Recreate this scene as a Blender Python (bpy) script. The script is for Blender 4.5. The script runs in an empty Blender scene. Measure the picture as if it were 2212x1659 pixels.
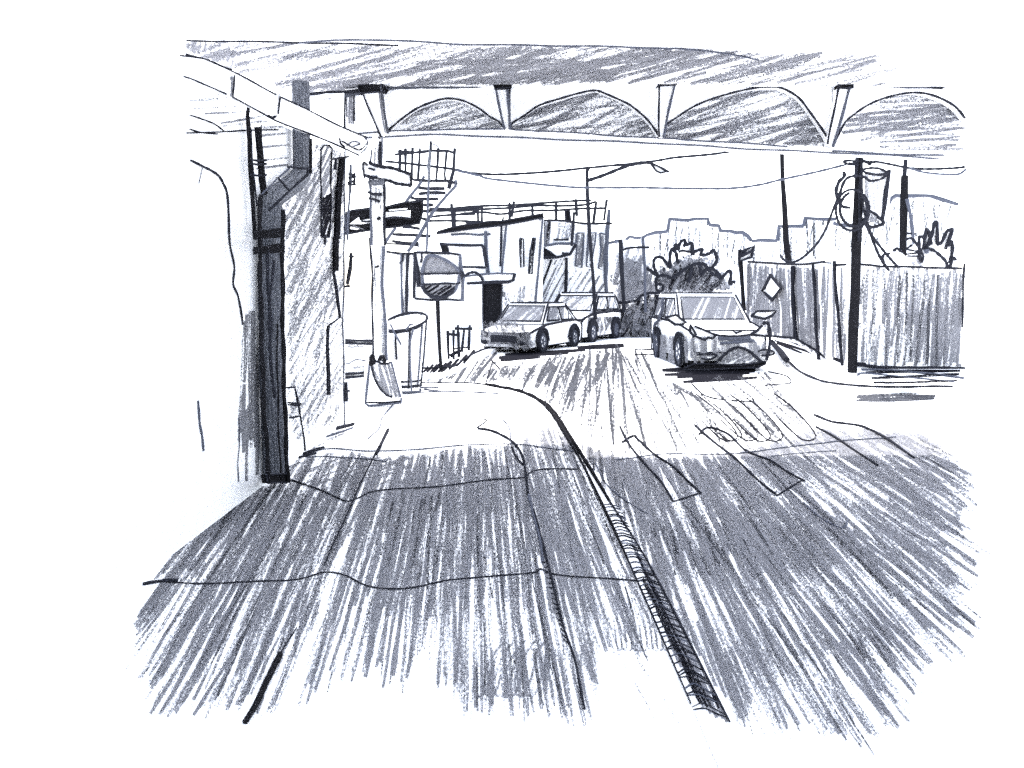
# A street corner beneath an overpass, drawn world: white paper surfaces, ink edges, graphite strokes.
import bpy, math, random
from mathutils import Vector
random.seed(7)
S = bpy.context.scene
COL = S.collection
F = 1500.0            # focal length in drawing units (drawing is 2212 wide)
CX, HY, EYE = 1106.0, 640.0, 1.6
CAM = Vector((0, 0, EYE))

# ------------------------------------------------------------------ materials
def new_mat(name):
    m = bpy.data.materials.new(name); m.use_nodes = True
    nt = m.node_tree; nt.nodes.clear()
    return m, nt, nt.nodes, nt.links

def mat_paper():
    m, nt, N, L = new_mat('paper_white')
    o = N.new('ShaderNodeOutputMaterial'); d = N.new('ShaderNodeBsdfDiffuse')
    tc = N.new('ShaderNodeTexCoord'); n = N.new('ShaderNodeTexNoise')
    n.inputs['Scale'].default_value = 14; n.inputs['Detail'].default_value = 3
    r = N.new('ShaderNodeValToRGB')
    r.color_ramp.elements[0].color = (.84, .85, .87, 1); r.color_ramp.elements[1].color = (.90, .905, .92, 1)
    L.new(tc.outputs['Object'], n.inputs['Vector']); L.new(n.outputs['Fac'], r.inputs['Fac'])
    L.new(r.outputs['Color'], d.inputs['Color']); L.new(d.outputs[0], o.inputs['Surface'])
    return m

def grain_nodes(N, L, fine, lo, hi):
    """pencil grain: fine speckle + long streak, lifted by the stroke's own pressure -> 0..1 coverage"""
    uv = N.new('ShaderNodeUVMap'); uv.uv_map = 'px'
    n1 = N.new('ShaderNodeTexNoise'); n1.inputs['Scale'].default_value = fine; n1.inputs['Detail'].default_value = 2.5
    n1.inputs['Roughness'].default_value = .65
    mp = N.new('ShaderNodeMapping'); mp.inputs['Scale'].default_value = (.012, .33, 1)
    n2 = N.new('ShaderNodeTexNoise'); n2.inputs['Scale'].default_value = 1.0; n2.inputs['Detail'].default_value = 1
    at = N.new('ShaderNodeAttribute'); at.attribute_name = 'pressure'
    L.new(uv.outputs[0], n1.inputs['Vector']); L.new(uv.outputs[0], mp.inputs['Vector']); L.new(mp.outputs[0], n2.inputs['Vector'])
    a = N.new('ShaderNodeMath'); a.operation = 'MULTIPLY_ADD'
    L.new(n2.outputs['Fac'], a.inputs[0]); a.inputs[1].default_value = .55; L.new(n1.outputs['Fac'], a.inputs[2])
    b = N.new('ShaderNodeMath'); b.operation = 'ADD'
    L.new(a.outputs[0], b.inputs[0]); L.new(at.outputs['Fac'], b.inputs[1])
    mr = N.new('ShaderNodeMapRange'); mr.inputs['From Min'].default_value = lo; mr.inputs['From Max'].default_value = hi
    L.new(b.outputs[0], mr.inputs['Value'])
    return mr.outputs[0]

def mat_pencil(name, col, lo=1.06, hi=1.32):
    """graphite lying on a surface: grains with gaps that show the paper"""
    m, nt, N, L = new_mat(name)
    o = N.new('ShaderNodeOutputMaterial'); d = N.new('ShaderNodeBsdfDiffuse'); t = N.new('ShaderNodeBsdfTransparent')
    d.inputs['Color'].default_value = (*col, 1)
    mx = N.new('ShaderNodeMixShader'); L.new(grain_nodes(N, L, .21, lo, hi), mx.inputs[0])
    L.new(t.outputs[0], mx.inputs[1]); L.new(d.outputs[0], mx.inputs[2]); L.new(mx.outputs[0], o.inputs['Surface'])
    return m

def mat_solid(name, dark, light, lo=.62, hi=1.05, fine=.25):
    """opaque: dark pigment with lighter grain"""
    m, nt, N, L = new_mat(name)
    o = N.new('ShaderNodeOutputMaterial'); d = N.new('ShaderNodeBsdfDiffuse')
    mx = N.new('ShaderNodeMix'); mx.data_type = 'RGBA'
    mx.inputs['A'].default_value = (*light, 1); mx.inputs['B'].default_value = (*dark, 1)
    L.new(grain_nodes(N, L, fine, lo, hi), mx.inputs['Factor'])
    L.new(mx.outputs['Result'], d.inputs['Color']); L.new(d.outputs[0], o.inputs['Surface'])
    return m

MATS = dict(
    paper=mat_paper(),
    pencil=mat_pencil('graphite_soft', (.165, .168, .186)),
    blackpencil=mat_pencil('graphite_black', (.010, .010, .013), 1.0, 1.25),
    midpencil=mat_pencil('graphite_mid', (.050, .052, .060), 1.06, 1.32),
    ink=mat_solid('ink_line', (.020, .021, .027), (.10, .105, .125), .55, 1.0),
    lead=mat_solid('lead_line', (.07, .076, .098), (.30, .31, .34), .55, 1.1),
    black=mat_solid('ink_fill', (.012, .012, .014), (.05, .05, .056), .5, 1.1),
    grey=mat_solid('graphite_fill', (.05, .054, .066), (.34, .35, .38), .55, 1.2),
)

# ------------------------------------------------------------------ planes
class Plane:
    def __init__(s, p, n):
        s.p = Vector(p); s.n = Vector(n).normalized()
        if s.n.dot(CAM - s.p) < 0: s.n = -s.n
    def at(s, X, Y, off=0.0):
        d = Vector(((X - CX) / F, 1, -(Y - HY) / F))
        t = (s.p + s.n * off - CAM).dot(s.n) / d.dot(s.n)
        return CAM + d * t
def front(y): return Plane((0, y, 0), (0, -1, 0))
def side(x): return Plane((x, 0, 0), (1, 0, 0))
def flat(z): return Plane((0, 0, z), (0, 0, 1))
def thru(a, b):      # vertical plane through two ground points
    a = Vector(a); b = Vector(b); d = b - a
    return Plane((a.x, a.y, 0), (-d.y, d.x, 0))
PAV, ROAD = flat(0.0), flat(-0.12)
def dist(p): return max(.5, p.y)
def wpx(w, p): return w * dist(p) / F

class Zm:            # coordinates read off an enlarged crop of the drawing
    def __init__(s, x0, y0, w): s.k = .8848 * w / 2212; s.x = x0 * .8848; s.y = y0 * .8848
    def __call__(s, *c): return [(s.x + c[i] * s.k, s.y + c[i + 1] * s.k) for i in range(0, len(c), 2)]
Z1 = Zm(420, 60, 700); Z2 = Zm(420, 560, 700); Z3 = Zm(780, 300, 400); Z4 = Zm(780, 580, 400)
Z5 = Zm(1100, 450, 400); Z6 = Zm(1120, 650, 440); Z7 = Zm(1500, 480, 440); Z8 = Zm(1550, 660, 440)
Y1 = Zm(1900, 340, 500); Y2 = Zm(1900, 600, 500); Y3 = Zm(860, 160, 800); Y4 = Zm(1560, 160, 800)
Y5 = Zm(420, 1000, 1000); Y6 = Zm(1400, 1000, 1000); Y7 = Zm(1000, 560, 300); Y8 = Zm(420, 860, 500)
U1 = Zm(820, 780, 400); U2 = Zm(2000, 500, 400)
def D(*c): return [(c[i], c[i + 1]) for i in range(0, len(c), 2)]

# ------------------------------------------------------------------ 2-D helpers
def resample(pts, step):
    out = [pts[0]]
    for a, b in zip(pts, pts[1:]):
        L = math.hypot(b[0] - a[0], b[1] - a[1]); n = max(1, int(L / step))
        out += [(a[0] + (b[0] - a[0]) * i / n, a[1] + (b[1] - a[1]) * i / n) for i in range(1, n + 1)]
    return out
def smooth(pts, n=5):
    if len(pts) < 3: return pts
    P = [pts[0]] + list(pts) + [pts[-1]]; out = []
    for i in range(1, len(P) - 2):
        for k in range(n):
            t = k / n; r = []
            for c in range(len(P[0])):
                a, b, cc, d = P[i-1][c], P[i][c], P[i+1][c], P[i+2][c]
                r.append(.5 * (2*b + (cc-a)*t + (2*a-5*b+4*cc-d)*t*t + (3*b-a-3*cc+d)*t**3))
            out.append(tuple(r))
    out.append(tuple(pts[-1])); return out
def wob(pts, amp, rnd=random):
    ph = rnd.random() * 9; out = []; s = 0
    for i, p in enumerate(pts):
        if i: s += math.hypot(p[0] - pts[i-1][0], p[1] - pts[i-1][1])
        out.append((p[0] + amp * math.sin(s / 23 + ph), p[1] + amp * math.cos(s / 31 + ph * 1.7)))
    return out
def inside(p, poly):
    x, y = p; c = False; j = len(poly) - 1
    for i in range(len(poly)):
        a, b = poly[i], poly[j]
        if (a[1] > y) != (b[1] > y) and x < (b[0] - a[0]) * (y - a[1]) / (b[1] - a[1]) + a[0]: c = not c
        j = i
    return c
def circle(cx, cy, rx, ry, n=28, a0=0, a1=360):
    return [(cx + rx * math.cos(math.radians(a0 + (a1 - a0) * i / n)), cy + ry * math.sin(math.radians(a0 + (a1 - a0) * i / n))) for i in range(n + 1)]

# ------------------------------------------------------------------ mesh builder
class MB:
    def __init__(s): s.v = []; s.f = []; s.m = []; s.uv = []; s.pr = []; s.k = 0
    def vert(s, p, pr=.5): s.v.append(Vector(p)); s.pr.append(pr); return len(s.v) - 1
    def face(s, idx, mat, uv=None): s.f.append(tuple(idx)); s.m.append(mat); s.uv.append(uv or [(0, 0)] * len(idx))
    def poly(s, pts, mat='paper', pr=.5):
        pts = [Vector(p) for p in pts]; ids = [s.vert(p, pr) for p in pts]
        o = pts[0]; e = (pts[1] - o); e = e.normalized() if e.length > 0 else Vector((1, 0, 0))
        n = Vector((0, 0, 0))
        for i in range(1, len(pts) - 1): n += (pts[i] - o).cross(pts[i+1] - o)
        n = n.normalized() if n.length > 1e-9 else Vector((0, 0, 1))
        g = n.cross(e); k = F / dist(o)
        s.face(ids, mat, [((p - o).dot(e) * k, (p - o).dot(g) * k) for p in pts])
    def prism(s, fr, ba, mat='paper', pr=.5, back=True):
        """two matching rings"""
        n = len(fr)
        s.poly(fr, mat, pr)
        if back: s.poly(list(reversed(ba)), mat, pr)
        for i in range(n):
            j = (i + 1) % n; s.poly([fr[j], fr[i], ba[i], ba[j]], mat, pr)
    def box(s, x0, x1, y0, y1, z0, z1, mat='paper', pr=.5):
        a = [(x0, y0, z0), (x1, y0, z0), (x1, y0, z1), (x0, y0, z1)]
        b = [(x0, y1, z0), (x1, y1, z0), (x1, y1, z1), (x0, y1, z1)]
        s.prism([Vector(p) for p in a], [Vector(p) for p in b], mat, pr)
    def boxlines(s, x0, x1, y0, y1, z0, z1, w=2.5, mat='ink', edges='all'):
        P = lambda x, y, z: Vector((x, y, z))
        E = [(P(x0,y0,z0),P(x1,y0,z0)), (P(x0,y0,z1),P(x1,y0,z1)), (P(x0,y0,z0),P(x0,y0,z1)), (P(x1,y0,z0),P(x1,y0,z1)),
             (P(x0,y0,z1),P(x0,y1,z1)), (P(x1,y0,z1),P(x1,y1,z1)), (P(x0,y1,z1),P(x1,y1,z1)), (P(x0,y0,z0),P(x0,y1,z0)),
             (P(x1,y0,z0),P(x1,y1,z0)), (P(x0,y1,z0),P(x0,y1,z1)), (P(x1,y1,z0),P(x1,y1,z1))]
        for a, b in E: s.tube([a, b], w, mat)
    def tube(s, pts, w, mat='ink', pr=.5, sides=6, world_r=None, cap=True):
        """w = line width as drawn; world_r overrides with a radius in metres (number or list)"""
        pts = [Vector(p) for p in pts]
        if len(pts) == 2: pts = [pts[0], (pts[0]*2+pts[1])/3, (pts[0]+pts[1]*2)/3, pts[1]]
        q = [pts[0]]
        for p in pts[1:]:
            if (p - q[-1]).length > 1e-5: q.append(p)
        pts = q
        if len(pts) < 2: return
        if world_r is None and not isinstance(w, list): w *= (1.05 + .30 * min(1, max(0, (dist(pts[0]) - 6) / 5))) if w < 8 else 1.04
        rings = []; u = 0; us = []
        up = None
        for i, p in enumerate(pts):
            t = (pts[min(i+1, len(pts)-1)] - pts[max(i-1, 0)]).normalized()
            if up is None:
                up = Vector((0, 0, 1)) if abs(t.z) < .9 else Vector((1, 0, 0))
            a = t.cross(up)
            if a.length < 1e-4: a = t.cross(Vector((1, .3, .2)))
            a.normalize(); up = a.cross(t).normalized(); b = up
            if world_r is None:
                r = wpx(w[i] if isinstance(w, list) else w, p) / 2
                r *= 1 + (.16 if not isinstance(w, list) and w < 14 else .03) * math.sin(i * 1.3 + p.x * 7)
            else: r = world_r[i] if isinstance(world_r, list) else world_r
            if i: u += (p - pts[i-1]).length * F / dist(p)
            us.append((u, r * F / dist(p)))
            rings.append([s.vert(p + a * (r * math.cos(2*math.pi*k/sides)) + b * (r * math.sin(2*math.pi*k/sides)), pr) for k in range(sides)])
        o = random.random() * 500
        for i in range(len(rings) - 1):
            for k in range(sides):
                j = (k + 1) % sides
                U = [(us[i][0]+o, us[i][1]*6.28*k/sides), (us[i][0]+o, us[i][1]*6.28*(k+1)/sides), (us[i+1][0]+o, us[i+1][1]*6.28*(k+1)/sides), (us[i+1][0]+o, us[i+1][1]*6.28*k/sides)]
                s.face([rings[i][k], rings[i][j], rings[i+1][j], rings[i+1][k]], mat, U)
        if cap:
            s.face(list(reversed(rings[0])), mat); s.face(rings[-1], mat)
    def line(s, pl, px, w=3.2, mat='ink', pr=.5, amp=.8, sm=False, off=None, step=14):
        """an ink line lying on plane pl"""
        if sm: px = smooth(px)
        px = wob(resample(px, step), amp)
        pts = []
        for X, Y in px:
            p = pl.at(X, Y); p2 = pl.at(X, Y, (off or 0) + wpx(w, p) * .3 + .003 * max(1, p.y / 4)); pts.append(p2)
        s.tube(pts, w, mat, pr)
    def slab(s, pl, px, th, mat='paper', outline=0, lmat='ink', pr=.5, closed=True, off=0):
        """outline on plane pl, given its real thickness away from the street"""
        fr = [pl.at(X, Y, off) for X, Y in px]; ba = [p - pl.n * th for p in fr]
        s.prism(fr, ba, mat, pr)
        if outline: s.line(pl, px + ([px[0]] if closed else []), outline, lmat, off=off + wpx(outline, fr[0]) * .2)
    def stroke(s, pl, px, w=9, mat='pencil', pr=.5, step=16, amp=.7, taper=.75):
        px = wob(resample(px, step), amp)
        n = len(px)
        if n < 2: return
        s.k += 1; off0 = .0008 + (s.k % 60) * .00004
        u = random.random() * 1000; ids = []; us = []; vo = random.random() * 900
        for i, (X, Y) in enumerate(px):
            a = px[max(i-1, 0)]; b = px[min(i+1, n-1)]; dx, dy = b[0]-a[0], b[1]-a[1]; L = math.hypot(dx, dy) or 1
            if i: u += math.hypot(X - px[i-1][0], Y - px[i-1][1])
            e = min(i, n-1-i); ww = w * (taper if e == 0 else 1) / 2 * (1 + .12 * math.sin(i * .9 + vo))
            p0 = pl.at(X, Y); off = off0 * max(1, p0.y / 4)
            pp = pr + .05 * math.sin(i * .55 + vo) + .05 * math.sin(X / 97 + Y / 61) * math.cos(X / 143 - Y / 83)
            A = pl.at(X - dy / L * ww, Y + dx / L * ww, off); B = pl.at(X + dy / L * ww, Y - dx / L * ww, off)
            ids.append((s.vert(A, pp), s.vert(B, pp))); us.append((u, ww))
        for i in range(n - 1):
            s.face([ids[i][0], ids[i][1], ids[i+1][1], ids[i+1][0]], mat,
                   [(us[i][0], vo - us[i][1]), (us[i][0], vo + us[i][1]), (us[i+1][0], vo + us[i+1][1]), (us[i+1][0], vo - us[i+1][1])])
    def hatch(s, pl, poly, ang=None, focus=None, pitch=12, w=9, pr=.45, prj=.08, mat='pencil', jit=6, skip=.05, dang=1.5, brk=.0, bow=0, amp=.7, zig=0):
        """graphite strokes on plane pl; ang in degrees (0 = level, 90 = upright) or strokes that run to a vanishing point"""
        xs = [p[0] for p in poly]; ys = [p[1] for p in poly]
        cx, cy = sum(xs)/len(xs), sum(ys)/len(ys)
        R = max(math.hypot(x-cx, y-cy) for x, y in poly) + 5
        lines = []
        if focus:
            fx, fy = focus
            rm = math.hypot(cx-fx, cy-fy); th = [math.atan2(y-fy, x-fx) for x, y in poly]
            t0, t1 = min(th), max(th); t = t0; rr = [math.hypot(x-fx, y-fy) for x, y in poly]
            while t < t1:
                tt = t + math.radians(random.gauss(0, dang))*.3
                dr = math.radians(random.gauss(0, dang)); 
                c, sn = math.cos(tt), math.sin(tt)
                mx, my = fx + c*rm, fy + sn*rm; c2, s2 = math.cos(tt+dr), math.sin(tt+dr)
                lines.append([(mx + c2*q, my + s2*q) for q in range(-int(R*1.6), int(R*1.6), 5)])
                t += pitch / rm * random.uniform(.6, 1.4)
        else:
            o = -R
            while o < R:
                a = math.radians(-ang + random.gauss(0, dang)); c, sn = math.cos(a), math.sin(a)
                a0 = math.radians(-ang); nx, ny = -math.sin(a0), math.cos(a0)
                lines.append([(cx + nx*o + c*q, cy + ny*o + sn*q) for q in range(-int(R), int(R), 3)])
                o += pitch * random.uniform(.6, 1.4)
        prev = None
        for ln in lines:
            if random.random() < skip: continue
            run = []; runs = []
            for p in ln:
                if inside(p, poly): run.append(p)
                else:
                    if len(run) > 1: runs.append(run)
                    run = []
            if len(run) > 1: runs.append(run)
            for r in runs:
                parts = [r]
                if brk and len(r) > 16 and random.random() < brk:
                    k = random.randint(6, len(r) - 6); parts = [r[:k+2], r[max(0, k-3):]]
                for q in parts:
                    a, b = q[0], q[-1]; L = math.hypot(b[0]-a[0], b[1]-a[1])
                    if L < 3: continue
                    dx, dy = (b[0]-a[0])/L, (b[1]-a[1])/L
                    ja, jb = jit if isinstance(jit, tuple) else (jit, jit)
                    j0, j1 = random.uniform(-ja, ja*.35), random.uniform(-jb, jb*.35)
                    if j0 + j1 < -L*.7: j0 = j1 = 0
                    a = (a[0]-dx*j0, a[1]-dy*j0); b = (b[0]+dx*j1, b[1]+dy*j1)
                    m = ((a[0]+b[0])/2 - dy*bow*L, (a[1]+b[1])/2 + dx*bow*L)
                    path = smooth([a, m, b]) if bow else [a, b]
                    s.stroke(pl, path, w * random.uniform(.75, 1.2), mat, pr + random.uniform(-prj, prj), step=max(8, min(30, L/5)), amp=amp)
                    if zig and prev and random.random() < zig:
                        s.stroke(pl, [prev, b], w*.6, mat, pr-.1, step=10)
                    prev = b
    def build(s, name, parent=None, origin=None):
        root = parent
        while root is not None and root.parent is not None: root = root.parent
        o = Vector(origin) if origin is not None else (Vector(root.location) if root is not None else Vector((0, 0, 0)))
        me = bpy.data.meshes.new(name)
        me.from_pydata([v - o for v in s.v], [], s.f)
        names = []
        for m in s.m:
            if m not in names: names.append(m)
        for m in names: me.materials.append(MATS[m])
        me.polygons.foreach_set('material_index', [names.index(m) for m in s.m])
        uvl = me.uv_layers.new(name='px'); flatuv = [c for f in s.uv for q in f for c in q]
        uvl.data.foreach_set('uv', flatuv)
        at = me.attributes.new('pressure', 'FLOAT', 'POINT'); at.data.foreach_set('value', s.pr)
        me.update()
        ob = bpy.data.objects.new(name, me); COL.objects.link(ob)
        if parent is not None: ob.parent = parent
        else: ob.location = o
        return ob

def tag(o, label=None, cat=None, group=None, kind=None):
    if label: o['label'] = label
    if cat: o['category'] = cat
    if group: o['group'] = group
    if kind: o['kind'] = kind
    return o
def thing(name, loc, label, cat, group=None):
    o = bpy.data.objects.new(name, None); COL.objects.link(o); o.location = loc; o.empty_display_size = .2
    return tag(o, label, cat, group)
def gp(X, Y, pl=PAV): return pl.at(X, Y)

# ================================================================== SETTING
# ground sheet to the horizon
m = MB(); m.poly([(-400, -60, -.135), (400, -60, -.135), (400, 900, -.135), (-400, 900, -.135)], 'paper')
tag(m.build('ground'), kind='structure')

# kerb path (world x, y) of the near pavement, from behind the viewer round the corner to the left
kerb_px = D(1210,920, 1188,888, 1160,863, 1120,846, 1080,838, 1035,830, 990,828, 920,828, 850,824, 700,822, 300,822)
kerb = [(.70, -6), (.70, 0), (.70, 2.7), (.70, 4.2), (.69, 5.4), (.66, 7.0)] + [(gp(X, Y).x, gp(X, Y).y) for X, Y in smooth(kerb_px, 3)]
def offset(path, d):
    out = []
    for i, p in enumerate(path):
        a = path[max(i-1, 0)]; b = path[min(i+1, len(path)-1)]; dx, dy = b[0]-a[0], b[1]-a[1]; L = math.hypot(dx, dy) or 1
        out.append((p[0] + dy/L*d, p[1] - dx/L*d))
    return out
kerb_out = [offset([kerb[max(i-1, 0)], kerb[i], kerb[min(i+1, len(kerb)-1)]], .115 - .075 * min(1, max(0, (kerb[i][1] - 4.4) / 1.6)))[1] for i in range(len(kerb))]

m = MB()   # near pavement slab
top = [Vector((x, y, 0)) for x, y in kerb]; L_ = [Vector((-30, kerb[-1][1], 0)), Vector((-30, -6, 0))]
for a, b in zip(top, top[1:]):
    m.poly([a, b, (-30 if b.y > 12.6 and False else b.x, b.y, 0)][:2] + [Vector((b.x, b.y, -.12)), Vector((a.x, a.y, -.12))], 'paper')
m.poly(top + L_, 'paper')
# overpass shade drawn on the concrete as graphite hatching, plus joints and cracks
PN1 = D(522,1062, 470,1105, 352,1205, 290,1345, 288,1420, 330,1550, 480,1525, 560,1545, 640,1530, 700,1480, 800,1450, 870,1500, 900,1430, 1010,1540, 1290,1560, 1290,1400, 1430,1415, 1330,1130, 1243,955, 1180,920, 1110,955, 960,970, 850,985, 740,975, 640,985, 600,1040)
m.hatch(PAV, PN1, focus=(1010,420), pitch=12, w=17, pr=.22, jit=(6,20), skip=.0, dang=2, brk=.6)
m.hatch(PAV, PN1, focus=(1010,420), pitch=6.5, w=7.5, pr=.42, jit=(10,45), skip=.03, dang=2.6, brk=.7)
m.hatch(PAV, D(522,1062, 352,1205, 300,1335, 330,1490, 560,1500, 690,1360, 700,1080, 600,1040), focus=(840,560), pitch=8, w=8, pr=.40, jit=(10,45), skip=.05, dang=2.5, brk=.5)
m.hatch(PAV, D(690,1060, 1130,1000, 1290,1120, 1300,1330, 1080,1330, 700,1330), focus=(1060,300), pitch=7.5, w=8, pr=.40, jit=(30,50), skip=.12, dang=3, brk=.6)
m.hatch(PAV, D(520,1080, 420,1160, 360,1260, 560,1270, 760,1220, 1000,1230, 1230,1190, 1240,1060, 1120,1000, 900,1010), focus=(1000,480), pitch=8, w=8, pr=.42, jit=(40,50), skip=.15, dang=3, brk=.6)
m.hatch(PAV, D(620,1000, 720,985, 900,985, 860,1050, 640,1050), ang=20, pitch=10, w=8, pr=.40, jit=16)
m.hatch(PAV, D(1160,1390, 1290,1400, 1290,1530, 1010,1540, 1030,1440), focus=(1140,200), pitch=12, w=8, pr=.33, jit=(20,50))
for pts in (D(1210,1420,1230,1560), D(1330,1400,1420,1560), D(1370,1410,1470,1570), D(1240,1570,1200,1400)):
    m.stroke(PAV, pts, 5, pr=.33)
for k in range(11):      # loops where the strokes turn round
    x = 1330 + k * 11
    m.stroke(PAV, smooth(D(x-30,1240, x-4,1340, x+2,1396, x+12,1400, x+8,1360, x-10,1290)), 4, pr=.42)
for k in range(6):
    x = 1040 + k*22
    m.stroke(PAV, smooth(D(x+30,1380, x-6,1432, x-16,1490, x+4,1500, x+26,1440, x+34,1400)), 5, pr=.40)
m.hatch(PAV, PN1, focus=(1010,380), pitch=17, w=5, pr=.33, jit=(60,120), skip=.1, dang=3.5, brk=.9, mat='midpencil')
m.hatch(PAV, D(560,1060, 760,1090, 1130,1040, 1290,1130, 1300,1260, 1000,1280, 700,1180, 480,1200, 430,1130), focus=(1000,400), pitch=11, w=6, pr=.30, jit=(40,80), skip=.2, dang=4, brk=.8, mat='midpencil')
Wl = lambda pts, w=3.2, sm=True, mt='ink', amp=.8: m.line(PAV, pts, w, mt, sm=sm, amp=amp)
Wl(D(620,1034, 690,1058, 745,1081, 775,1074, 815,1060, 930,1052, 1050,1038, 1135,1031))
Wl(D(1137,1030, 1150,1018, 1185,1012, 1250,1014))
Wl(D(340,1256, 425,1260, 560,1256, 640,1251, 700,1236, 745,1243, 790,1264, 840,1271, 900,1268, 970,1253, 1050,1245, 1150,1238, 1168,1229, 1200,1240, 1280,1248, 1395,1255))
Wl(D(308,1262, 345,1255, 384,1252), 7)
Wl(D(1032,926, 1060,930, 1085,940, 1110,956, 1128,985, 1137,1030, 1142,1070, 1160,1130, 1180,1200, 1198,1280, 1220,1360, 1245,1440, 1262,1530), 4.6)
Wl(D(1105,965, 1115,985, 1130,1003), 4); Wl(D(1142,1070, 1165,1160, 1172,1215), 6, mt='lead')
for k in range(16): Wl(D(1172+k*3,1215+k*11, 1184+k*3,1212+k*12), 2.5, False)
Wl(D(836,930, 800,1000, 770,1065, 745,1120, 700,1220), 3); Wl(D(838,928, 812,980), 6)
Wl(D(604,1415, 582,1462, 556,1512, 530,1558), 14, mt='black', sm=False, amp=1.2); Wl(D(640,1355,604,1415), 3)
Wl(D(660,988, 700,985, 800,993, 835,998), 2.6, mt='lead'); Wl(D(655,975, 720,968, 800,975, 900,970, 1000,962, 1110,958, 1180,968, 1240,975), 2.6, mt='lead')
Wl(U1(780,1140, 700,1230, 620,1340, 590,1460, 430,1610), 2.2, mt='lead')
Wl(U1(130,1060, 400,1050, 640,1015, 900,1000, 1180,975, 1500,970, 2200,1000), 2.4, mt='lead')
Wl(U1(1080,915, 1380,915), 3, mt='lead'); Wl(U1(1190,940, 1410,970), 3, mt='lead')
Wl(Y8(1190,1160, 1450,1090, 1640,1030), 7); Wl(Y8(1200,1185, 1400,1130, 1560,1090), 5)
Wl(Y8(1430,960, 1640,860, 1960,770), 7); Wl(Y8(1440,985, 1700,900, 1950,810), 4, mt='lead')
m.hatch(PAV, Y8(1300,1110, 1640,1020, 1950,830, 1980,780, 1400,960), ang=22, pitch=9, w=7, pr=.44, jit=4)
Wl(D(1086,905, 1100,925, 1104,960), 2, mt='lead'); Wl(D(1043,905, 1052,908, 1030,924), 2)
tag(m.build('pavement'), kind='structure')

m = MB()   # kerb stone: dark steel-faced nosing round the corner
for i in range(len(kerb) - 1):
    a, b, c, d = [Vector((p[0], p[1], .003)) for p in (kerb[i], kerb[i+1], kerb_out[i+1], kerb_out[i])]
    lo = lambda p: Vector((p.x, p.y, -.13))
    m.poly([a, b, c, d], 'paper'); m.poly([d, c, lo(c), lo(d)], 'paper')
ks = [(kerb[2][0], 2.72)] + [p for p in kerb if 2.72 < p[1]]; ko = [(kerb_out[2][0], 2.60)] + [p for p in kerb_out if 2.72 < p[1]]
def wl3(pts, w, mat='ink', z=.006): m.tube([Vector((p[0], p[1], z)) for p in smooth(pts, 3)], w, mat)
wl3(ks, 4.2, z=.008); wl3([p for p in ko if p[1] < 9.5], 5, z=.008)
wl3([p for p in ks if 6 < p[1] < 12.6], 9, 'black', .012); wl3([p for p in ks if 3.5 < p[1] < 9], 6, 'black', .010); wl3([p for p in ko if 5.2 < p[1] < 10.5], 8, 'black', .010)
y = 5.3
while y > 2.66:           # worn strokes across the nosing
    e = random.uniform(-.02, .02)
    m.tube(smooth([(.70, y+e, .006), (.745, y+.02, .007), (.775, y-.01, .007), (.812, y-.05+e, .006)], 3), random.uniform(2, 3.6), random.choice(['ink', 'ink', 'lead']))
    y -= random.uniform(.03, .085) * (y/4)
KZ = flat(.004)
m.hatch(KZ, D(1380,1200, 1408,1215, 1480,1360, 1530,1470, 1575,1560, 1530,1545, 1450,1400), ang=-66, pitch=5, w=8, pr=.56, mat='pencil', jit=6)
m.hatch(KZ, D(1345,1110, 1400,1215, 1560,1540, 1510,1520, 1395,1270), ang=-64, pitch=5, w=6, pr=.45, mat='blackpencil', jit=6, skip=.15)
tag(m.build('kerb'), kind='structure')

m = MB()   # roadway
m.poly([(-60, -6, -.12), (60, -6, -.12), (60, 90, -.12), (-60, 90, -.12)], 'paper')
RN = D(1243,950, 1340,985, 1500,985, 1640,965, 1765,925, 1850,925, 1985,935, 2060,985, 2112,1045, 2098,1120, 2112,1200, 2105,1330, 2100,1390, 2040,1450, 1990,1510, 1910,1600, 1700,1580, 1610,1570, 1540,1470, 1330,1090)  # area where the overpass shade is drawn on the roadway as hatching
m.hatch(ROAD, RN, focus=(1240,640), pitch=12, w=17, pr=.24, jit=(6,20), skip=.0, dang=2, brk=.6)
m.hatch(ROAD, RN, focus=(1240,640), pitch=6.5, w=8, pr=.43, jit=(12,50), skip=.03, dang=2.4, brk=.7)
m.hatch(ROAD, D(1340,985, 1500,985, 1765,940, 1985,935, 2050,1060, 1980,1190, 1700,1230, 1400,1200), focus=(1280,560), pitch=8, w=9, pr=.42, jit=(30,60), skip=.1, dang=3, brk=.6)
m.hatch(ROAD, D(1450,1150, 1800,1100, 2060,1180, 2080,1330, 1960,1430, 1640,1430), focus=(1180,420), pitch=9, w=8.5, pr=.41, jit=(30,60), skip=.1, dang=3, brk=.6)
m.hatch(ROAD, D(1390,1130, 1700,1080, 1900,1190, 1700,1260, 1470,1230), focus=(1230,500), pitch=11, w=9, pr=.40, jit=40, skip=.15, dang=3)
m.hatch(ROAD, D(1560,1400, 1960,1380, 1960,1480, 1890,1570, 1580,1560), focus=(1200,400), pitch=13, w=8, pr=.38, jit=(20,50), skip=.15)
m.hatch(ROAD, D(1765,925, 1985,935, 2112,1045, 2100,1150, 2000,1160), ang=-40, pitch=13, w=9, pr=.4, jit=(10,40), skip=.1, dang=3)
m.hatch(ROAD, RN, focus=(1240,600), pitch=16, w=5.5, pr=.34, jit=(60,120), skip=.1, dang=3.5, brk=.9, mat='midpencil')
m.hatch(ROAD, D(1400,1130, 1640,1080, 1900,1150, 2040,1230, 1980,1330, 1700,1260, 1460,1240), focus=(1230,500), pitch=10, w=7, pr=.34, jit=(40,60), skip=.15, dang=3.5, brk=.8, mat='midpencil')
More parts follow.
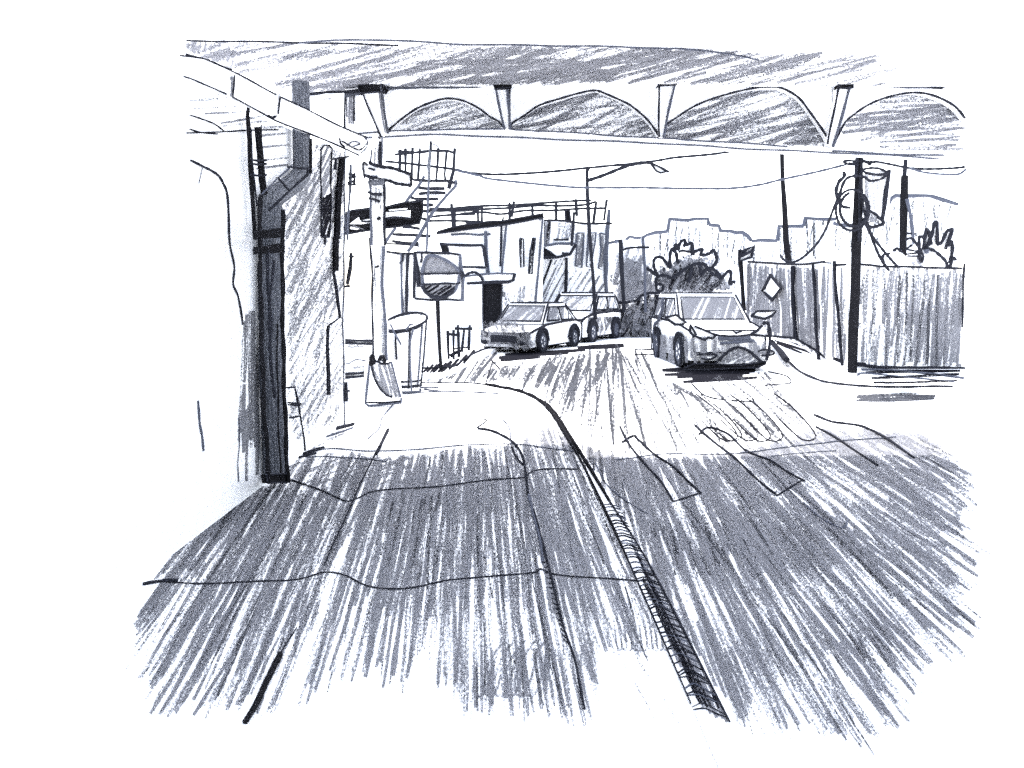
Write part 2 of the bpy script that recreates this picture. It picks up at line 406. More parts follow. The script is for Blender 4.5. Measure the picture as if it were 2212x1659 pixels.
m.hatch(ROAD, D(1600,1380, 1900,1370, 1930,1470, 1640,1480), focus=(1200,400), pitch=13, w=6, pr=.32, jit=(40,60), skip=.2, dang=4, mat='midpencil')
# sunny stretch of roadway: lighter, looser strokes drawn for the sunlit tone
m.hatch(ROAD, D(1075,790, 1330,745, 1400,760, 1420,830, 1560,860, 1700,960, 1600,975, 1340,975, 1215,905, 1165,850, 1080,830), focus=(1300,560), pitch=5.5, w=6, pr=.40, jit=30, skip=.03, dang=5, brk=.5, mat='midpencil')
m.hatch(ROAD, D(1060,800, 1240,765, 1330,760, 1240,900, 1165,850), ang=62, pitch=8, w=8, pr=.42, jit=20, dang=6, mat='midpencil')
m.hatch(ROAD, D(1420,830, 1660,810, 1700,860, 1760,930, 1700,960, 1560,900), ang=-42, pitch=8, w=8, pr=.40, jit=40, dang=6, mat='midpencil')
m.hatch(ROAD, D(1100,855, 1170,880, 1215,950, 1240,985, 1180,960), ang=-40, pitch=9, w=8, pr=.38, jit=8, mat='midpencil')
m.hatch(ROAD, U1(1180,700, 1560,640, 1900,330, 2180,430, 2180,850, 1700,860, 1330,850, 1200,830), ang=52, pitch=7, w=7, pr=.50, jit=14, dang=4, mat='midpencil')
m.hatch(ROAD, D(1835,845, 2030,850, 2020,862, 1850,866), ang=0, pitch=7, w=7, pr=.62, jit=10, mat='midpencil')
m.hatch(ROAD, D(1860,800, 2080,803, 2080,826, 1880,826), ang=1, pitch=8, w=5, pr=.6, jit=12, mat='midpencil')
for a_, w_ in ((D(1085,838, 1120,850, 1160,862, 1195,890, 1215,925, 1245,965), 5), (D(1120,866, 1150,880, 1172,892), 7), (D(1128,862, 1165,870, 1185,886), 6), (D(1205,905, 1222,935, 1240,968), 7)): m.line(flat(-.1), a_, w_, 'black', sm=True)
# shadows under the cars, drawn on the road in black strokes
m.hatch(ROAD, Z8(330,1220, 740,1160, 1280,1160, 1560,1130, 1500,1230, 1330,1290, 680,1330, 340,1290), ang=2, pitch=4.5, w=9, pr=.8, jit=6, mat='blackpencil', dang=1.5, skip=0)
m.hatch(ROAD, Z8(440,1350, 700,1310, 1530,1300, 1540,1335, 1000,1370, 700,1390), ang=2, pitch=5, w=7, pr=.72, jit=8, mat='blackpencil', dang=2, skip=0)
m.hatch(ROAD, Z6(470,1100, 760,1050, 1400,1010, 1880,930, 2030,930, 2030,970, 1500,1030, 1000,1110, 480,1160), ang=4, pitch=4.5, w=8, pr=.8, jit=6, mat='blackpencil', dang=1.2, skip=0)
Rl = lambda pts, w=3.2, sm=True, mt='ink': m.line(ROAD, pts, w, mt, sm=sm)
# lane boxes painted on the roadway
Rl(Y6(250,90, 300,180, 400,310, 480,400, 540,495), 4.2); Rl(Y6(540,495, 620,470, 690,450), 3)
Rl(Y6(265,175, 320,140, 350,160, 440,240, 540,310, 620,390, 690,450), 4.2)
Rl(Y6(655,80, 780,190, 890,280, 1000,380, 1100,462), 4); Rl(Y6(1100,462, 1240,380), 3.4)
Rl(Y6(680,130, 730,95, 830,130, 930,220, 1060,270, 1160,340, 1245,385), 4)
Rl(Y6(1300,30, 1400,65, 1550,85, 1680,150, 1840,260), 4.4); Rl(Y6(1310,95, 1440,165, 1640,300), 4)
Rl(Y6(0,325, 120,325), 2.4, mt='lead'); Rl(Y6(230,270, 500,240, 900,235, 1240,190, 1740,145), 2.6, mt='lead'); Rl(Y6(1070,250, 1420,220), 2, mt='lead')
Rl(Y6(120,290, 200,430, 400,560), 2.4, mt='lead'); Rl(Y6(1240,500, 1330,580, 1450,640, 1480,600), 3, mt='lead')
Rl(Z8(0,965, 430,965), 2.8, mt='ink'); Rl(Z8(0,1030, 600,1020), 2.4, mt='ink')
Rl(Z8(700,1390, 860,1540, 1090,1590), 2.4); Rl(Z6(410,1160, 340,1420, 270,1659), 2.2); Rl(Z6(410,1150, 510,1260), 2.2)
Rl(Z8(1600,1410, 1800,1400, 1910,1380, 1860,1300, 1640,1240), 2.2); Rl(Z8(1180,1590, 1440,1610, 1450,1570), 2.2)
for _ in range(7):
    x = random.uniform(1440, 1700); m.stroke(ROAD, smooth(D(x,850, x+50,890, x+90,940, x+60,950, x+10,905)), 3, pr=.5, mat='blackpencil')
tag(m.build('road'), kind='structure')

m = MB()   # pavement across the side street and pavement of the right-hand corner
far = [gp(*p) for p in D(300,806, 700,806, 900,808, 950,807, 985,795, 1015,778, 1060,758, 1120,728, 1180,706)] 
m.poly([Vector((p.x, p.y, -.004)) for p in far] + [Vector((3.2, 60, -.004)), Vector((-40, 60, -.004))], 'paper')
for a, b in zip(far, far[1:]): m.poly([(a.x, a.y, -.004), (b.x, b.y, -.004), (b.x, b.y, -.13), (a.x, a.y, -.13)], 'paper')
m.hatch(flat(-.003), D(885,808, 900,796, 940,785, 1000,772, 1030,752, 1040,750, 1015,778, 985,795, 955,806), ang=48, pitch=8, w=7, pr=.6, jit=4, mat='blackpencil')
m.line(flat(-.003), U1(1120,640, 1180,590, 1120,600, 1115,640, 1200,650, 1560,640, 1700,560, 1900,440, 2180,330), 3, 'ink', sm=True)
tag(m.build('far_pavement'), kind='structure')
m = MB()
kr = Y2(-760,560, -300,900, 0,1110, 100,1230, 150,1280, 250,1360, 420,1440, 540,1475, 830,1510, 1300,1520, 1900,1520)
ra = [gp(*p) for p in smooth(kr, 3)] + [Vector((60, gp(*kr[-1]).y, 0))]
m.poly([Vector((p.x, p.y, .0)) for p in ra] + [Vector((60, 80, 0)), Vector((ra[0].x, 80, 0))], 'paper')
for a, b in zip(ra, ra[1:]): m.poly([a, b, (b.x, b.y, -.13), (a.x, a.y, -.13)], 'paper')
m.line(PAV, Y2(0,1110, 100,1230, 150,1280, 250,1360, 420,1440, 540,1475, 830,1510, 1300,1520, 1880,1520), 4.2, 'ink', sm=True)
m.line(PAV, Y2(-70,1040, 0,1120, 90,1235), 13, 'ink')
m.line(PAV, Y2(850,1400, 1000,1380, 1900,1470), 3, 'lead', sm=True); m.line(PAV, Y2(900,1340, 1300,1345, 2000,1430), 4, 'lead', sm=True)
m.hatch(PAV, Y2(880,1310, 2000,1310, 2000,1420, 1900,1500, 1000,1500, 980,1400), ang=1, pitch=9, w=6, pr=.6, jit=10, mat='blackpencil', skip=.3)
m.hatch(PAV, Y2(-60,985, 180,1010, 400,1120, 560,1220, 740,1290, 600,1290, 420,1210, 0,1080), ang=-22, pitch=7, w=5, pr=.56, jit=4, mat='blackpencil')
tag(m.build('corner_pavement'), kind='structure')

# ================================================================== OVERPASS
GY = 10.3
gf = front(GY)
ov = thing('overpass', (2, GY, 0), 'long concrete overpass deck with arched side girder crossing above the street corner', 'overpass')
m = MB()
m.box(-11, 12.0, -1.6, GY + .25, 4.70, 5.5)
DK = flat(4.70)
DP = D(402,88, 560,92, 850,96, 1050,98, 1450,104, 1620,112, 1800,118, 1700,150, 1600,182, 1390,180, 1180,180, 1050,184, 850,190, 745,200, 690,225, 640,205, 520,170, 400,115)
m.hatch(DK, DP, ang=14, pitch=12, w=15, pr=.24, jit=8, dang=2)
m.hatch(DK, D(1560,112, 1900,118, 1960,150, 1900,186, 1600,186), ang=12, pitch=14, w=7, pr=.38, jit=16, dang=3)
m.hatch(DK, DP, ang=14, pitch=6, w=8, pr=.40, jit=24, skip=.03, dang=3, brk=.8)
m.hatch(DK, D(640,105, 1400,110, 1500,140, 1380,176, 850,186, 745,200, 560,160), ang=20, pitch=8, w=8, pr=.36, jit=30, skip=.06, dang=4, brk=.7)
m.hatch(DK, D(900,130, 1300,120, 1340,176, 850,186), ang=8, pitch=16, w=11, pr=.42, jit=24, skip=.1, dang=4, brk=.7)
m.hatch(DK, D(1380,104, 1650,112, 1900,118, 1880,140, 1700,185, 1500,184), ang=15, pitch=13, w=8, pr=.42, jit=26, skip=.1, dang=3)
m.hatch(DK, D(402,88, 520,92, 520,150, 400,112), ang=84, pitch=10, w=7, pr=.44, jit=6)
m.line(DK, D(402,88, 640,92, 860,98), 3, 'ink'); m.line(DK, D(640,93, 800,86, 1000,96, 1200,99, 1420,104, 1560,114, 1640,130), 3, 'lead', sm=True)
m.line(DK, D(400,118, 430,125, 500,150), 3, 'ink')
for _ in range(9):
    x = random.uniform(700, 1500); m.stroke(DK, smooth(D(x,112, x+40,104, x+70,112, x+40,130, x-10,140)), 4, pr=.42)
dk = m.build('deck', ov)
# side girder: spandrel plate with arched openings, recessed web behind, bottom chord, brackets
A1 = D(839,283, 867,257, 899,234, 934,220, 965,213, 998,218, 1033,234, 1059,252, 1078,262, 1091,278, 1099,279)
A2 = D(1103,279, 1107,265, 1132,249, 1164,228, 1209,214, 1260,199, 1286,195, 1305,200, 1353,222, 1379,242, 1404,266, 1427,298)
A3 = D(1429,298, 1435,273, 1463,254, 1508,226, 1559,206, 1620,192, 1668,188, 1694,193, 1726,211, 1751,242, 1780,287, 1797,317)
A4 = D(1799,317, 1822,270, 1847,247, 1883,223, 1924,207, 1972,200, 2014,206, 2060,228, 2085,255)
bot = D(640,292, 745,291, 839,285, 1000,279, 1099,281, 1428,300, 1660,312, 1798,319, 1960,326, 2100,331)
m = MB()
gb = front(GY + .16)
m.slab(gb, D(745,190, 2110,184, 2110,330, 1798,318, 1428,299, 1099,280, 839,285, 745,290), .08)
for A, ds in ((A1, 12), (A2, 14), (A3, 13), (A4, 10)):
    pg = smooth(A, 3)
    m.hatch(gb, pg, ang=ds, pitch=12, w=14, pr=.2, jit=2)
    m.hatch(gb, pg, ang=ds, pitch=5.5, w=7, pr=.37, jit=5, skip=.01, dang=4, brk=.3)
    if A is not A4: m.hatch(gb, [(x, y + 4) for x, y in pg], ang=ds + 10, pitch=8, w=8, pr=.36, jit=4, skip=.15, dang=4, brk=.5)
m.hatch(gb, D(1985,215, 2075,235, 2090,300, 2060,325, 1900,300, 1840,300), ang=6, pitch=14, w=7, pr=.42, jit=14, dang=3)
for yy in (200, 212, 224, 236, 250, 262, 274, 286, 298, 310, 318): m.stroke(gb, smooth(D(1900,yy+8, 2000,yy+4, 2075+random.uniform(-25,20),yy+5+random.uniform(-4,4))), 6.5, pr=.44)
m.build('web_plate', ov)
m = MB()   # spandrel plate: one solid between deck and the arches
for A in (A1, A2, A3, A4):
    s_ = smooth(A, 3)
    for (a, b) in zip(s_, s_[1:]):
        if b[0] - a[0] < .5: continue
        P4 = [gf.at(a[0], 184), gf.at(b[0], 184), gf.at(*b), gf.at(*a)]
        m.prism(P4, [p + Vector((0, .13, 0)) for p in P4], 'paper')
P4 = [gf.at(*p) for p in D(745,192, 839,187, 839,284, 745,290)]; m.prism(P4, [p + Vector((0, .13, 0)) for p in P4], 'paper')
P4 = [gf.at(*p) for p in D(2085,186, 2180,188, 2180,332, 2085,255)]; m.prism(P4, [p + Vector((0, .13, 0)) for p in P4], 'paper')
for A in (A1, A2, A3, A4): m.line(gf, A, 3.6, 'ink', sm=True)
m.line(gf, D(745,206, 850,190, 1000,186, 1060,184, 1180,180), 6, 'grey'); m.line(gf, D(1060,182, 1250,181, 1420,176), 3.4, 'ink'); m.line(gf, D(1460,174, 1600,182, 1810,180), 3, 'lead', sm=True); m.line(gf, D(1845,183, 1960,188, 2040,189), 3.4, 'lead'); m.line(gf, D(2000,186, 2036,189), 5, 'ink')
m.line(gf, D(640,208, 700,200, 800,194), 5, 'ink')
m.hatch(gf, D(745,200, 765,198, 766,272, 750,272), ang=88, pitch=5, w=5, pr=.55, jit=3); m.line(gf, D(745,200,744,300), 3); m.line(gf, D(763,200,765,262), 3)
m.build('spandrel', ov)
m = MB()   # bottom chord
ch = front(GY - .05)
cp = D(742,290, 839,286, 1000,281, 1099,282, 1428,301, 1660,313, 1798,320, 1960,327, 2180,334)
cb = D(2180,346, 1960,338, 1798,331, 1660,325, 1428,313, 1099,302, 1000,298, 839,298, 742,304)
for i in range(len(cp) - 1):
    a, b = cp[i], cp[i+1]; c, d = cb[len(cb)-2-i], cb[len(cb)-1-i]
    P4 = [ch.at(*q) for q in (a, b, c, d)]; m.prism(P4, [p + Vector((0, .2, 0)) for p in P4], 'paper')
m.line(ch, D(742,290, 839,284, 960,279, 1100,279, 1250,288, 1428,299, 1560,306, 1700,316), 2.8, 'lead'); m.line(ch, D(750,299, 860,294, 950,291, 1040,294, 1200,301, 1428,310, 1620,322, 1800,330, 1960,338, 2030,343), 3, 'lead', sm=True)
m.line(ch, D(1798,326, 1900,332, 2040,336), 3, 'lead')
m.build('bottom_chord', ov)
br = [(D(782,196, 822,186, 838,288, 822,297), D(773,184, 822,180, 836,190, 832,197, 776,200)),
      (D(1071,194, 1097,194, 1101,279, 1090,279), D(1065,179, 1092,176, 1107,180, 1102,189, 1070,192)),
      (D(1423,182, 1458,180, 1433,297, 1424,297), D(1420,172, 1468,170, 1470,178, 1458,184, 1422,185)),
      (D(1811,188, 1837,188, 1800,316, 1788,312), D(1810,170, 1842,176, 1842,190, 1812,190))]
bl = [3.4, 4.5, 3.6, 3.6]
for i, (b_, c_) in enumerate(br):
    m = MB(); f_ = front(GY - .12)
    m.slab(f_, b_, .12); m.line(f_, [b_[0], b_[3]], bl[i], 'lead' if i == 1 else 'ink'); m.line(f_, [b_[1], b_[2]], bl[i] + .8, 'lead' if i else 'grey')
    if i == 0: m.hatch(f_, D(812,190, 822,190, 838,288, 832,288), ang=-80, pitch=4, w=5, pr=.55)
    bo = m.build('bracket', ov)
    m = MB(); m.slab(front(GY - .14), c_, .22, 'black', 3, 'ink'); m.build('cap_block', bo)

# sloping edge girder carried along the abutment
XB = side(-1.90)
eg = thing('edge_girder', (-1.9, 7, 0), 'pale sloping steel girder running along the wall towards the overpass column', 'girder')
m = MB()
BT = D(398,120, 420,123, 450,130, 520,163, 600,205, 700,255, 792,297); BB = D(398,165, 420,172, 470,195, 560,240, 600,262, 655,284, 720,310, 775,335)
pa = [XB.at(*p) for p in BT]; pb = [XB.at(*p) for p in BB]
ring = pa + list(reversed(pb)); m.prism(ring, [p + Vector((-.03, 0, 0)) for p in ring], 'paper')
m.line(XB, BT, 3.4, 'ink', sm=True); m.line(XB, BB, 3.4, 'ink', sm=True)
m.line(XB, D(388,119, 400,121), 3.4)
m.line(XB, Z1(1290,880, 1300,920, 1330,945), 3); m.line(XB, Z1(1490,870, 1510,900, 1500,950, 1460,990), 3, 'lead', sm=True); m.line(XB, Z1(1310,900, 1400,955, 1450,970, 1480,950, 1500,920), 3, 'ink', sm=True)
m.line(XB, Z1(1350,930, 1400,900, 1450,920, 1400,940), 2.4, 'lead', sm=True)
m.build('girder_plate', eg)
for q in (Z1(448,385, 482,390, 468,565, 446,560), Z1(828,490, 838,560, 822,690, 802,700), ):
    m = MB(); m.slab(side(-1.87), q, .03, 'paper', 0); m.hatch(side(-1.868), q, ang=86, pitch=4, w=5, pr=.5, jit=3); m.line(side(-1.868), [q[1], q[2]], 3.2); m.build('stiffener', eg)
m = MB(); m.line(XB, Z1(800,705, 780,722, 740,708), 5); m.build('bolt_lug', eg)

# ================================================================== ABUTMENT WALL
WX = side(-2.10)
wall = thing('abutment_wall', (-2.1, 5, 0), 'tall white retaining wall with a blind arch, shaded beyond the fat drainpipe', 'wall')
m = MB()
def wz(X, Y): p = WX.at(X, Y); return (p.y, p.z)
tp = [(.2, 2.35), (4.3, 2.75)] + [wz(*p) for p in D(480,240, 560,256, 620,276, 690,306, 745,328)]
outer = [(8.73, 0), (.2, 0)] + tp
fr = [Vector((-2.10, y, z)) for y, z in outer]; m.prism(fr, [p + Vector((-.45, 0, 0)) for p in fr], 'paper')
m.line(WX, D(745,205+120, 744,560, 741,700, 744,860, 744,932), 3, 'lead'); m.line(WX, Z1(1380,1080, 1370,1350, 1350,1659), 4.5, 'lead')
m.line(WX, D(411,278, 436,286, 470,290), 3.2, 'ink', sm=True); m.line(WX, D(404,288, 520,282, 600,281), 3.4)
m.line(WX, Z1(140,695, 250,735, 330,770, 400,820), 3.2, 'ink', sm=True)
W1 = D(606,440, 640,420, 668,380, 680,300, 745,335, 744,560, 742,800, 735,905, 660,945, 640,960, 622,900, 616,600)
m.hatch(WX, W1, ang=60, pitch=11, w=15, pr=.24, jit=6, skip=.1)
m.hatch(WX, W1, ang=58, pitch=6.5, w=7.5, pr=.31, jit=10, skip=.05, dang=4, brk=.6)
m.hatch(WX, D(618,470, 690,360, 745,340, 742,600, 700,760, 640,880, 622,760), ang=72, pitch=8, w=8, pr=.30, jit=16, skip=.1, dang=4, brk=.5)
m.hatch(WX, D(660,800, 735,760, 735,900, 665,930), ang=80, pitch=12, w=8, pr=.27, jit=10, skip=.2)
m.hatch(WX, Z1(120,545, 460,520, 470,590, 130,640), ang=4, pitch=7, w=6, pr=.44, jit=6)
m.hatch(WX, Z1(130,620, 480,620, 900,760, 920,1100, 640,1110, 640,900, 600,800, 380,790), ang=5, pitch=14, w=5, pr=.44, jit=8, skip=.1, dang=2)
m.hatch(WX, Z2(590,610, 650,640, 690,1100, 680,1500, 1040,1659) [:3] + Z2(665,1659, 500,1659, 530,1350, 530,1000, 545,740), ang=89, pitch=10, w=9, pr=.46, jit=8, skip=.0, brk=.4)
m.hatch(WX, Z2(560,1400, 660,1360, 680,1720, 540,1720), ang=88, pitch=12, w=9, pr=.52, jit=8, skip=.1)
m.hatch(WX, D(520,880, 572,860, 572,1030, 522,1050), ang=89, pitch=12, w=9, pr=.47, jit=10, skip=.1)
m.line(WX, Y8(720,700, 730,1000, 715,1200, 720,1400), 2.2, 'lead')
m.build('wall_face', wall)
m = MB(); m.line(WX, Z1(145,1045, 240,1095, 300,1125, 365,1170, 400,1230, 425,1300, 435,1450, 445,1640), 5, 'ink', sm=True)
m.line(WX, Z2(440,0, 450,140, 480,290, 475,420, 515,520, 545,740), 4, 'ink', sm=True)
m.line(WX, Y8(280,520, 300,760, 330,900, 345,1070), 4.5, 'lead', sm=True)
m.line(WX, Z1(235,1095, 225,1150, 210,1225), 2, 'lead')
m.build('arch_moulding', wall)
m = MB(); W2 = side(-2.09)   # narrow arched window, tall
q = Z1(1150,960, 1165,935, 1190,928, 1215,935, 1232,960, 1225,1400, 1215,1640, 1160,1640, 1150,1500)
m.slab(W2, q, .03, 'paper', 3.6); m.hatch(side(-2.088), q, ang=66, pitch=7, w=6, pr=.55, jit=2, mat='pencil')
m.hatch(side(-2.088), Z1(1155,1330, 1225,1300, 1220,1640, 1155,1650), ang=72, pitch=5, w=7, pr=.45, jit=2, mat='blackpencil')
m.line(W2, Z2(1155,0, 1180,60, 1178,120), 5)
m.build('narrow_window', wall)
m = MB(); W3 = side(-2.05)   # conduit down the wall
def c3(px, off=0): return [W3.at(*p) for p in px]
m.tube(c3(Z1(1310,1030, 1285,1300, 1270,1650)+Z2(1262,60, 1262,320)), 14, 'black', .6)
m.line(W3, Z1(1240,1040, 1360,1022), 4); m.line(W3, Z1(1262,1040, 1258,1120), 5)
m.tube(c3(Z2(1275,300, 1245,330, 1262,420, 1280,560, 1296,680)), 6, 'ink'); m.tube(c3(Z2(1296,680, 1205,745)), 3.2, 'ink'); m.tube(c3(Z2(1205,745, 1198,900, 1206,1100, 1208,1275)), 8, 'ink')
m.build('conduit', wall)
m = MB()   # small gauge bracket by the wall end
m.line(W3, Z1(1380,1080, 1372,1300), 5, 'lead')
for yy in (1155, 1185, 1220, 1235): m.line(W3, Z1(1360,yy, 1410,yy+random.uniform(-12,8)), 4.5, 'ink')
m.line(W3, Z1(1412,1145, 1405,1230), 4)
m.line(W3, Z2(1380,180, 1372,300, 1355,420), 7, 'ink'); m.line(W3, Z2(1362,205, 1395,210), 4); m.line(W3, Z2(1335,445, 1365,440), 5); m.line(W3, Z2(1342,1180, 1345,1330), 7); m.line(W3, Z2(1325,1245, 1368,1248), 4)
m.build('meter_bracket', wall)

# ================================================================== DRAINPIPE
dp = thing('drainpipe', (-2.0, 5.93, 0), 'thick dark drainpipe with an elbow standing in front of the shaded wall', 'drainpipe')
PX = side(-1.99)
def pipe(m, c, wid, pr=.3, mat='grey'):
    pts = [PX.at(*p) for p in resample(c, 30)]
    m.tube(pts, wid, mat, pr, sides=12)
m = MB(); c = D(650,178, 651,300, 652,380); pipe(m, c, 37, .34); 
m.tube([side(-1.86).at(*p) for p in D(671,300, 671,375)], 6, 'black'); m.build('upper_pipe', dp)
m = MB(); c = D(651,376, 640,392, 600,420, 585,432, 581,450); pipe(m, c, 42, .28); q = side(-1.86)
m.line(q, D(645,394, 604,430, 560,447), 5, 'ink') if False else None
for a in (Z1(890,1098, 960,1105, 1060,1110), Z1(812,1178, 860,1230, 905,1282)): m.line(q, a, 4.5, 'ink')
m.line(q, Z1(1055,1110, 1045,1160, 900,1285, 750,1430), 5, 'ink'); m.line(q, Z1(930,1080, 890,1125, 812,1190, 690,1310), 3.4, 'lead')
m.build('elbow', dp)
m = MB(); c = D(584,440, 584,560, 586,800, 596,1030); 
pipe(m, c, 50, .36)
q = side(-1.85)
for a, w_ in ((D(563,420, 561,500, 562,600, 566,760, 570,880, 578,1000, 583,1042), 9), (D(611,452, 610,600, 612,760, 616,900, 622,1040), 9), (D(598,700, 600,850, 603,960, 607,1036), 4)):
    m.line(q, a, w_, 'black', amp=1.2)
m.line(q, D(575,540, 582,640, 584,760), 7, 'ink', amp=1.5); m.line(q, D(590,560, 580,700, 592,860), 6, 'ink', amp=1.5)
m.build('lower_pipe', dp)
for yy in (502, 536):
    m = MB()
    for k in range(4): m.line(q, D(548,yy+k*4, 575,yy-2+k*4, 614,yy-8+k*5), 5.5, 'black')
    m.build('pipe_clamp', dp)
m = MB(); m.slab(q, D(574,1026, 624,1022, 626,1041, 578,1044), .04, 'black', 4); m.build('pipe_foot', dp)
sp = thing('service_pipe', (-2.05, 5.6, 0), 'pair of slim black service pipes clipped left of the thick drainpipe', 'pipe')
m = MB(); m.tube([side(-2.04).at(*p) for p in Z1(590,625, 583,700, 600,900, 605,1100, 625,1400, 640,1659)], 9, 'black', .7); m.tube([side(-2.02).at(*p) for p in Z1(610,800, 618,1050, 645,1300, 655,1400)], 3.4, 'ink')
m.build('slim_pipe', sp)
m = MB(); m.tube([side(-2.0).at(*p) for p in Z1(660,790, 680,1000, 695,1200, 712,1310)], 14, 'black', .7); m.tube([side(-2.0).at(*p) for p in Z1(688,775, 690,1000)], 3.4, 'ink'); m.build('slim_pipe', sp)
for yy in (1045, 1075, 1160): 
    m = MB(); m.line(side(-1.98), Z1(612,yy, 660,yy+8, 722,yy+2), 5, 'ink'); m.build('pipe_clip', sp)
vp = thing('valve_ladder', (-1.95, 6.6, 0), 'small rung bracket leaning on the foot of the drainpipe', 'bracket')
m = MB(); q = side(-1.9)
m.line(q, Y8(1330,385, 1350,500, 1385,700, 1430,930, 1440,1060), 4, 'ink'); m.build('leaning_rod', vp)
for a in (Y8(1245,385, 1330,380), Y8(1250,540, 1390,555), Y8(1260,565, 1385,575), Y8(1265,710, 1370,695)): 
    m = MB(); m.line(q, a, 4, 'ink'); m.build('rung', vp)

# ================================================================== COLUMN with its signs
CYD = 10.2; cf = front(CYD)
col = thing('overpass_column', (cf.at(820, 800).x, CYD, 0), 'slim round column holding up the overpass girder, banded and streaked grey', 'column')
m = MB()
m.tube([front(CYD+.1).at(*p) for p in D(817,292, 816,400, 818,560, 822,700, 828,864)], 30, 'paper', sides=14)
m.line(cf, Z3(700,370, 690,500, 680,800, 690,1200, 700,1659), 3.6, 'lead'); m.line(cf, Z4(680,0, 705,400, 715,1000, 722,1659)+U1(495,470), 4, 'ink')
m.line(cf, Z3(820,250, 815,480, 845,700, 875,900, 880,1659), 5, 'ink', amp=.4); m.line(cf, Z4(870,0, 855,400, 845,650, 870,900, 890,1200, 905,1659), 5.5, 'lead', amp=.4)
m.hatch(cf, Z3(760,300, 815,300, 830,560, 830,760, 750,760, 740,560), ang=90, pitch=5, w=6, pr=.5, jit=4)
m.hatch(cf, Z3(750,860, 830,900, 850,1600, 790,1659, 750,1200), ang=90, pitch=7, w=6, pr=.42, jit=6, skip=.1)
m.hatch(cf, Z4(745,170, 820,200, 830,700, 880,1100, 890,1600, 820,1600, 760,1000, 735,500), ang=88, pitch=6, w=7, pr=.46, jit=6)
m.line(cf, D(826,295, 824,340, 822,395), 3, 'lead'); m.line(cf, D(818,200+96, 822,300), 3)
m.build('shaft', col)
for k, a in enumerate((Z3(655,815, 760,800, 880,790), Z3(650,935, 720,965, 845,970), Z3(665,1015, 740,1025, 815,1060))):
    m = MB(); m.line(front(CYD-.03), a, (12, 5, 5)[k], 'grey' if k == 0 else 'ink', .35 if k == 0 else .5); m.build('band', col)
m = MB(); m.line(front(CYD-.03), Z3(780,1280, 800,1310), 9, 'black'); m.line(front(CYD-.03), Z4(772,375, 780,400), 7, 'black'); m.build('bolt', col)
m = MB()  # tapered shoe under the column
m.slab(front(CYD-.14), D(788,781, 852,782, 862,862, 784,866), .3, 'paper')
m.line(front(CYD-.14), U1(450,600, 425,900, 400,1130, 450,1160, 880,1130, 885,1080, 860,1010), 4, 'lead'); m.line(front(CYD-.14), U1(400,1115, 640,1125, 880,1105), 3.4, 'ink')
m.build('column_base', col)
bag = thing('cloth_bag', (cf.at(830, 860).x, CYD - .3, 0), 'grey cloth bag with two black loop handles slumped on the column base', 'bag')
bf = front(CYD - .30)
m = MB(); q = smooth(U1(445,575, 560,600, 740,570, 760,600, 800,760, 850,930, 880,1060, 800,1060, 760,1050, 680,1020, 600,920, 540,800, 480,680, 445,575), 2)
m.slab(bf, q[:-1], .12, 'paper'); m.hatch(front(CYD-.302), q, ang=-78, pitch=7, w=7, pr=.5, jit=1, dang=5); m.hatch(front(CYD-.302), q, ang=-70, pitch=12, w=7, pr=.46, jit=1)
m.line(bf, U1(480,620, 495,720, 520,800, 590,930, 680,1020, 765,1055), 3.6, 'ink', sm=True); m.line(bf, U1(745,565, 790,740, 880,1050), 3.4, 'lead'); m.line(bf, U1(440,580, 560,570, 620,600, 700,600, 745,570), 4, 'ink')
m.build('bag_body', bag)
for a in (U1(480,620, 475,540, 495,485, 515,540, 518,610), U1(598,560, 605,515, 635,502, 655,545, 660,605)):
    m = MB(); m.line(bf, a, 7, 'black', sm=True); m.build('handle', bag)

# blank curled banner sign on the column
SF = front(CYD - .16)
m = MB(); q = smooth(Z3(590,560, 600,545, 700,555, 830,595, 960,605, 1090,640, 1180,675, 1235,700, 1240,840, 1140,838, 1030,820, 950,785, 860,765, 740,750, 620,710, 600,640), 3)
m.slab(SF, q, .02); m.line(SF, Z3(660,520, 720,560, 830,592, 960,605, 1090,645, 1235,700), 6, 'ink', sm=True)
m.line(SF, Z3(640,580, 620,545, 595,540, 585,590, 600,680, 615,750), 4, 'ink', sm=True); m.line(SF, Z3(610,705, 740,750, 860,768, 950,785, 1030,820, 1140,838, 1250,855), 6, 'ink', sm=True); m.line(SF, Z3(1233,690, 1240,850), 5)
m.line(SF, Z3(655,605, 740,630), 4); m.line(SF, Z3(700,715, 780,720), 3.2, 'lead')
o = m.build('banner_sign', None, SF.at(815, 375)); tag(o, 'blank white curled sign panel fixed high on the column above the arrow sign', 'sign')
# one-way arrow sign: white arrow on black, pointing left
ar = thing('arrow_sign', tuple(SF.at(815, 480)), 'black one-way sign with a white arrow pointing left, on the column', 'sign')
m = MB(); q = Z3(360,1215, 450,1175, 700,1150, 900,1140, 1120,1085, 1400,1055, 1395,1200, 1350,1350, 1180,1380, 880,1420, 700,1450, 350,1505)
m.slab(SF, q, .03, 'black', 4, 'ink', .8); m.build('panel', ar)
m = MB(); SG = front(CYD - .19)
m.slab(SG, Z3(405,1365, 530,1270, 545,1320, 700,1290, 880,1205, 1010,1200, 1230,1180, 1225,1285, 1020,1275, 900,1300, 870,1325, 700,1345, 565,1375, 560,1365), .02, 'paper')
m.line(SG, Z3(560,1320, 640,1330, 760,1310), 4, 'ink'); m.line(SG, Z3(890,1300, 1000,1280, 1120,1285, 1230,1300), 4)
m.slab(SG, Z3(560,1370, 700,1345, 690,1400, 600,1440), .02, 'black', 0)
m.build('arrow', ar)
m = MB(); m.hatch(front(CYD-.162), Z3(440,1360, 700,1400, 700,1450, 400,1490), ang=-18, pitch=9, w=3, pr=.8, mat='pencil'); m.build('scuffed_patch', ar)
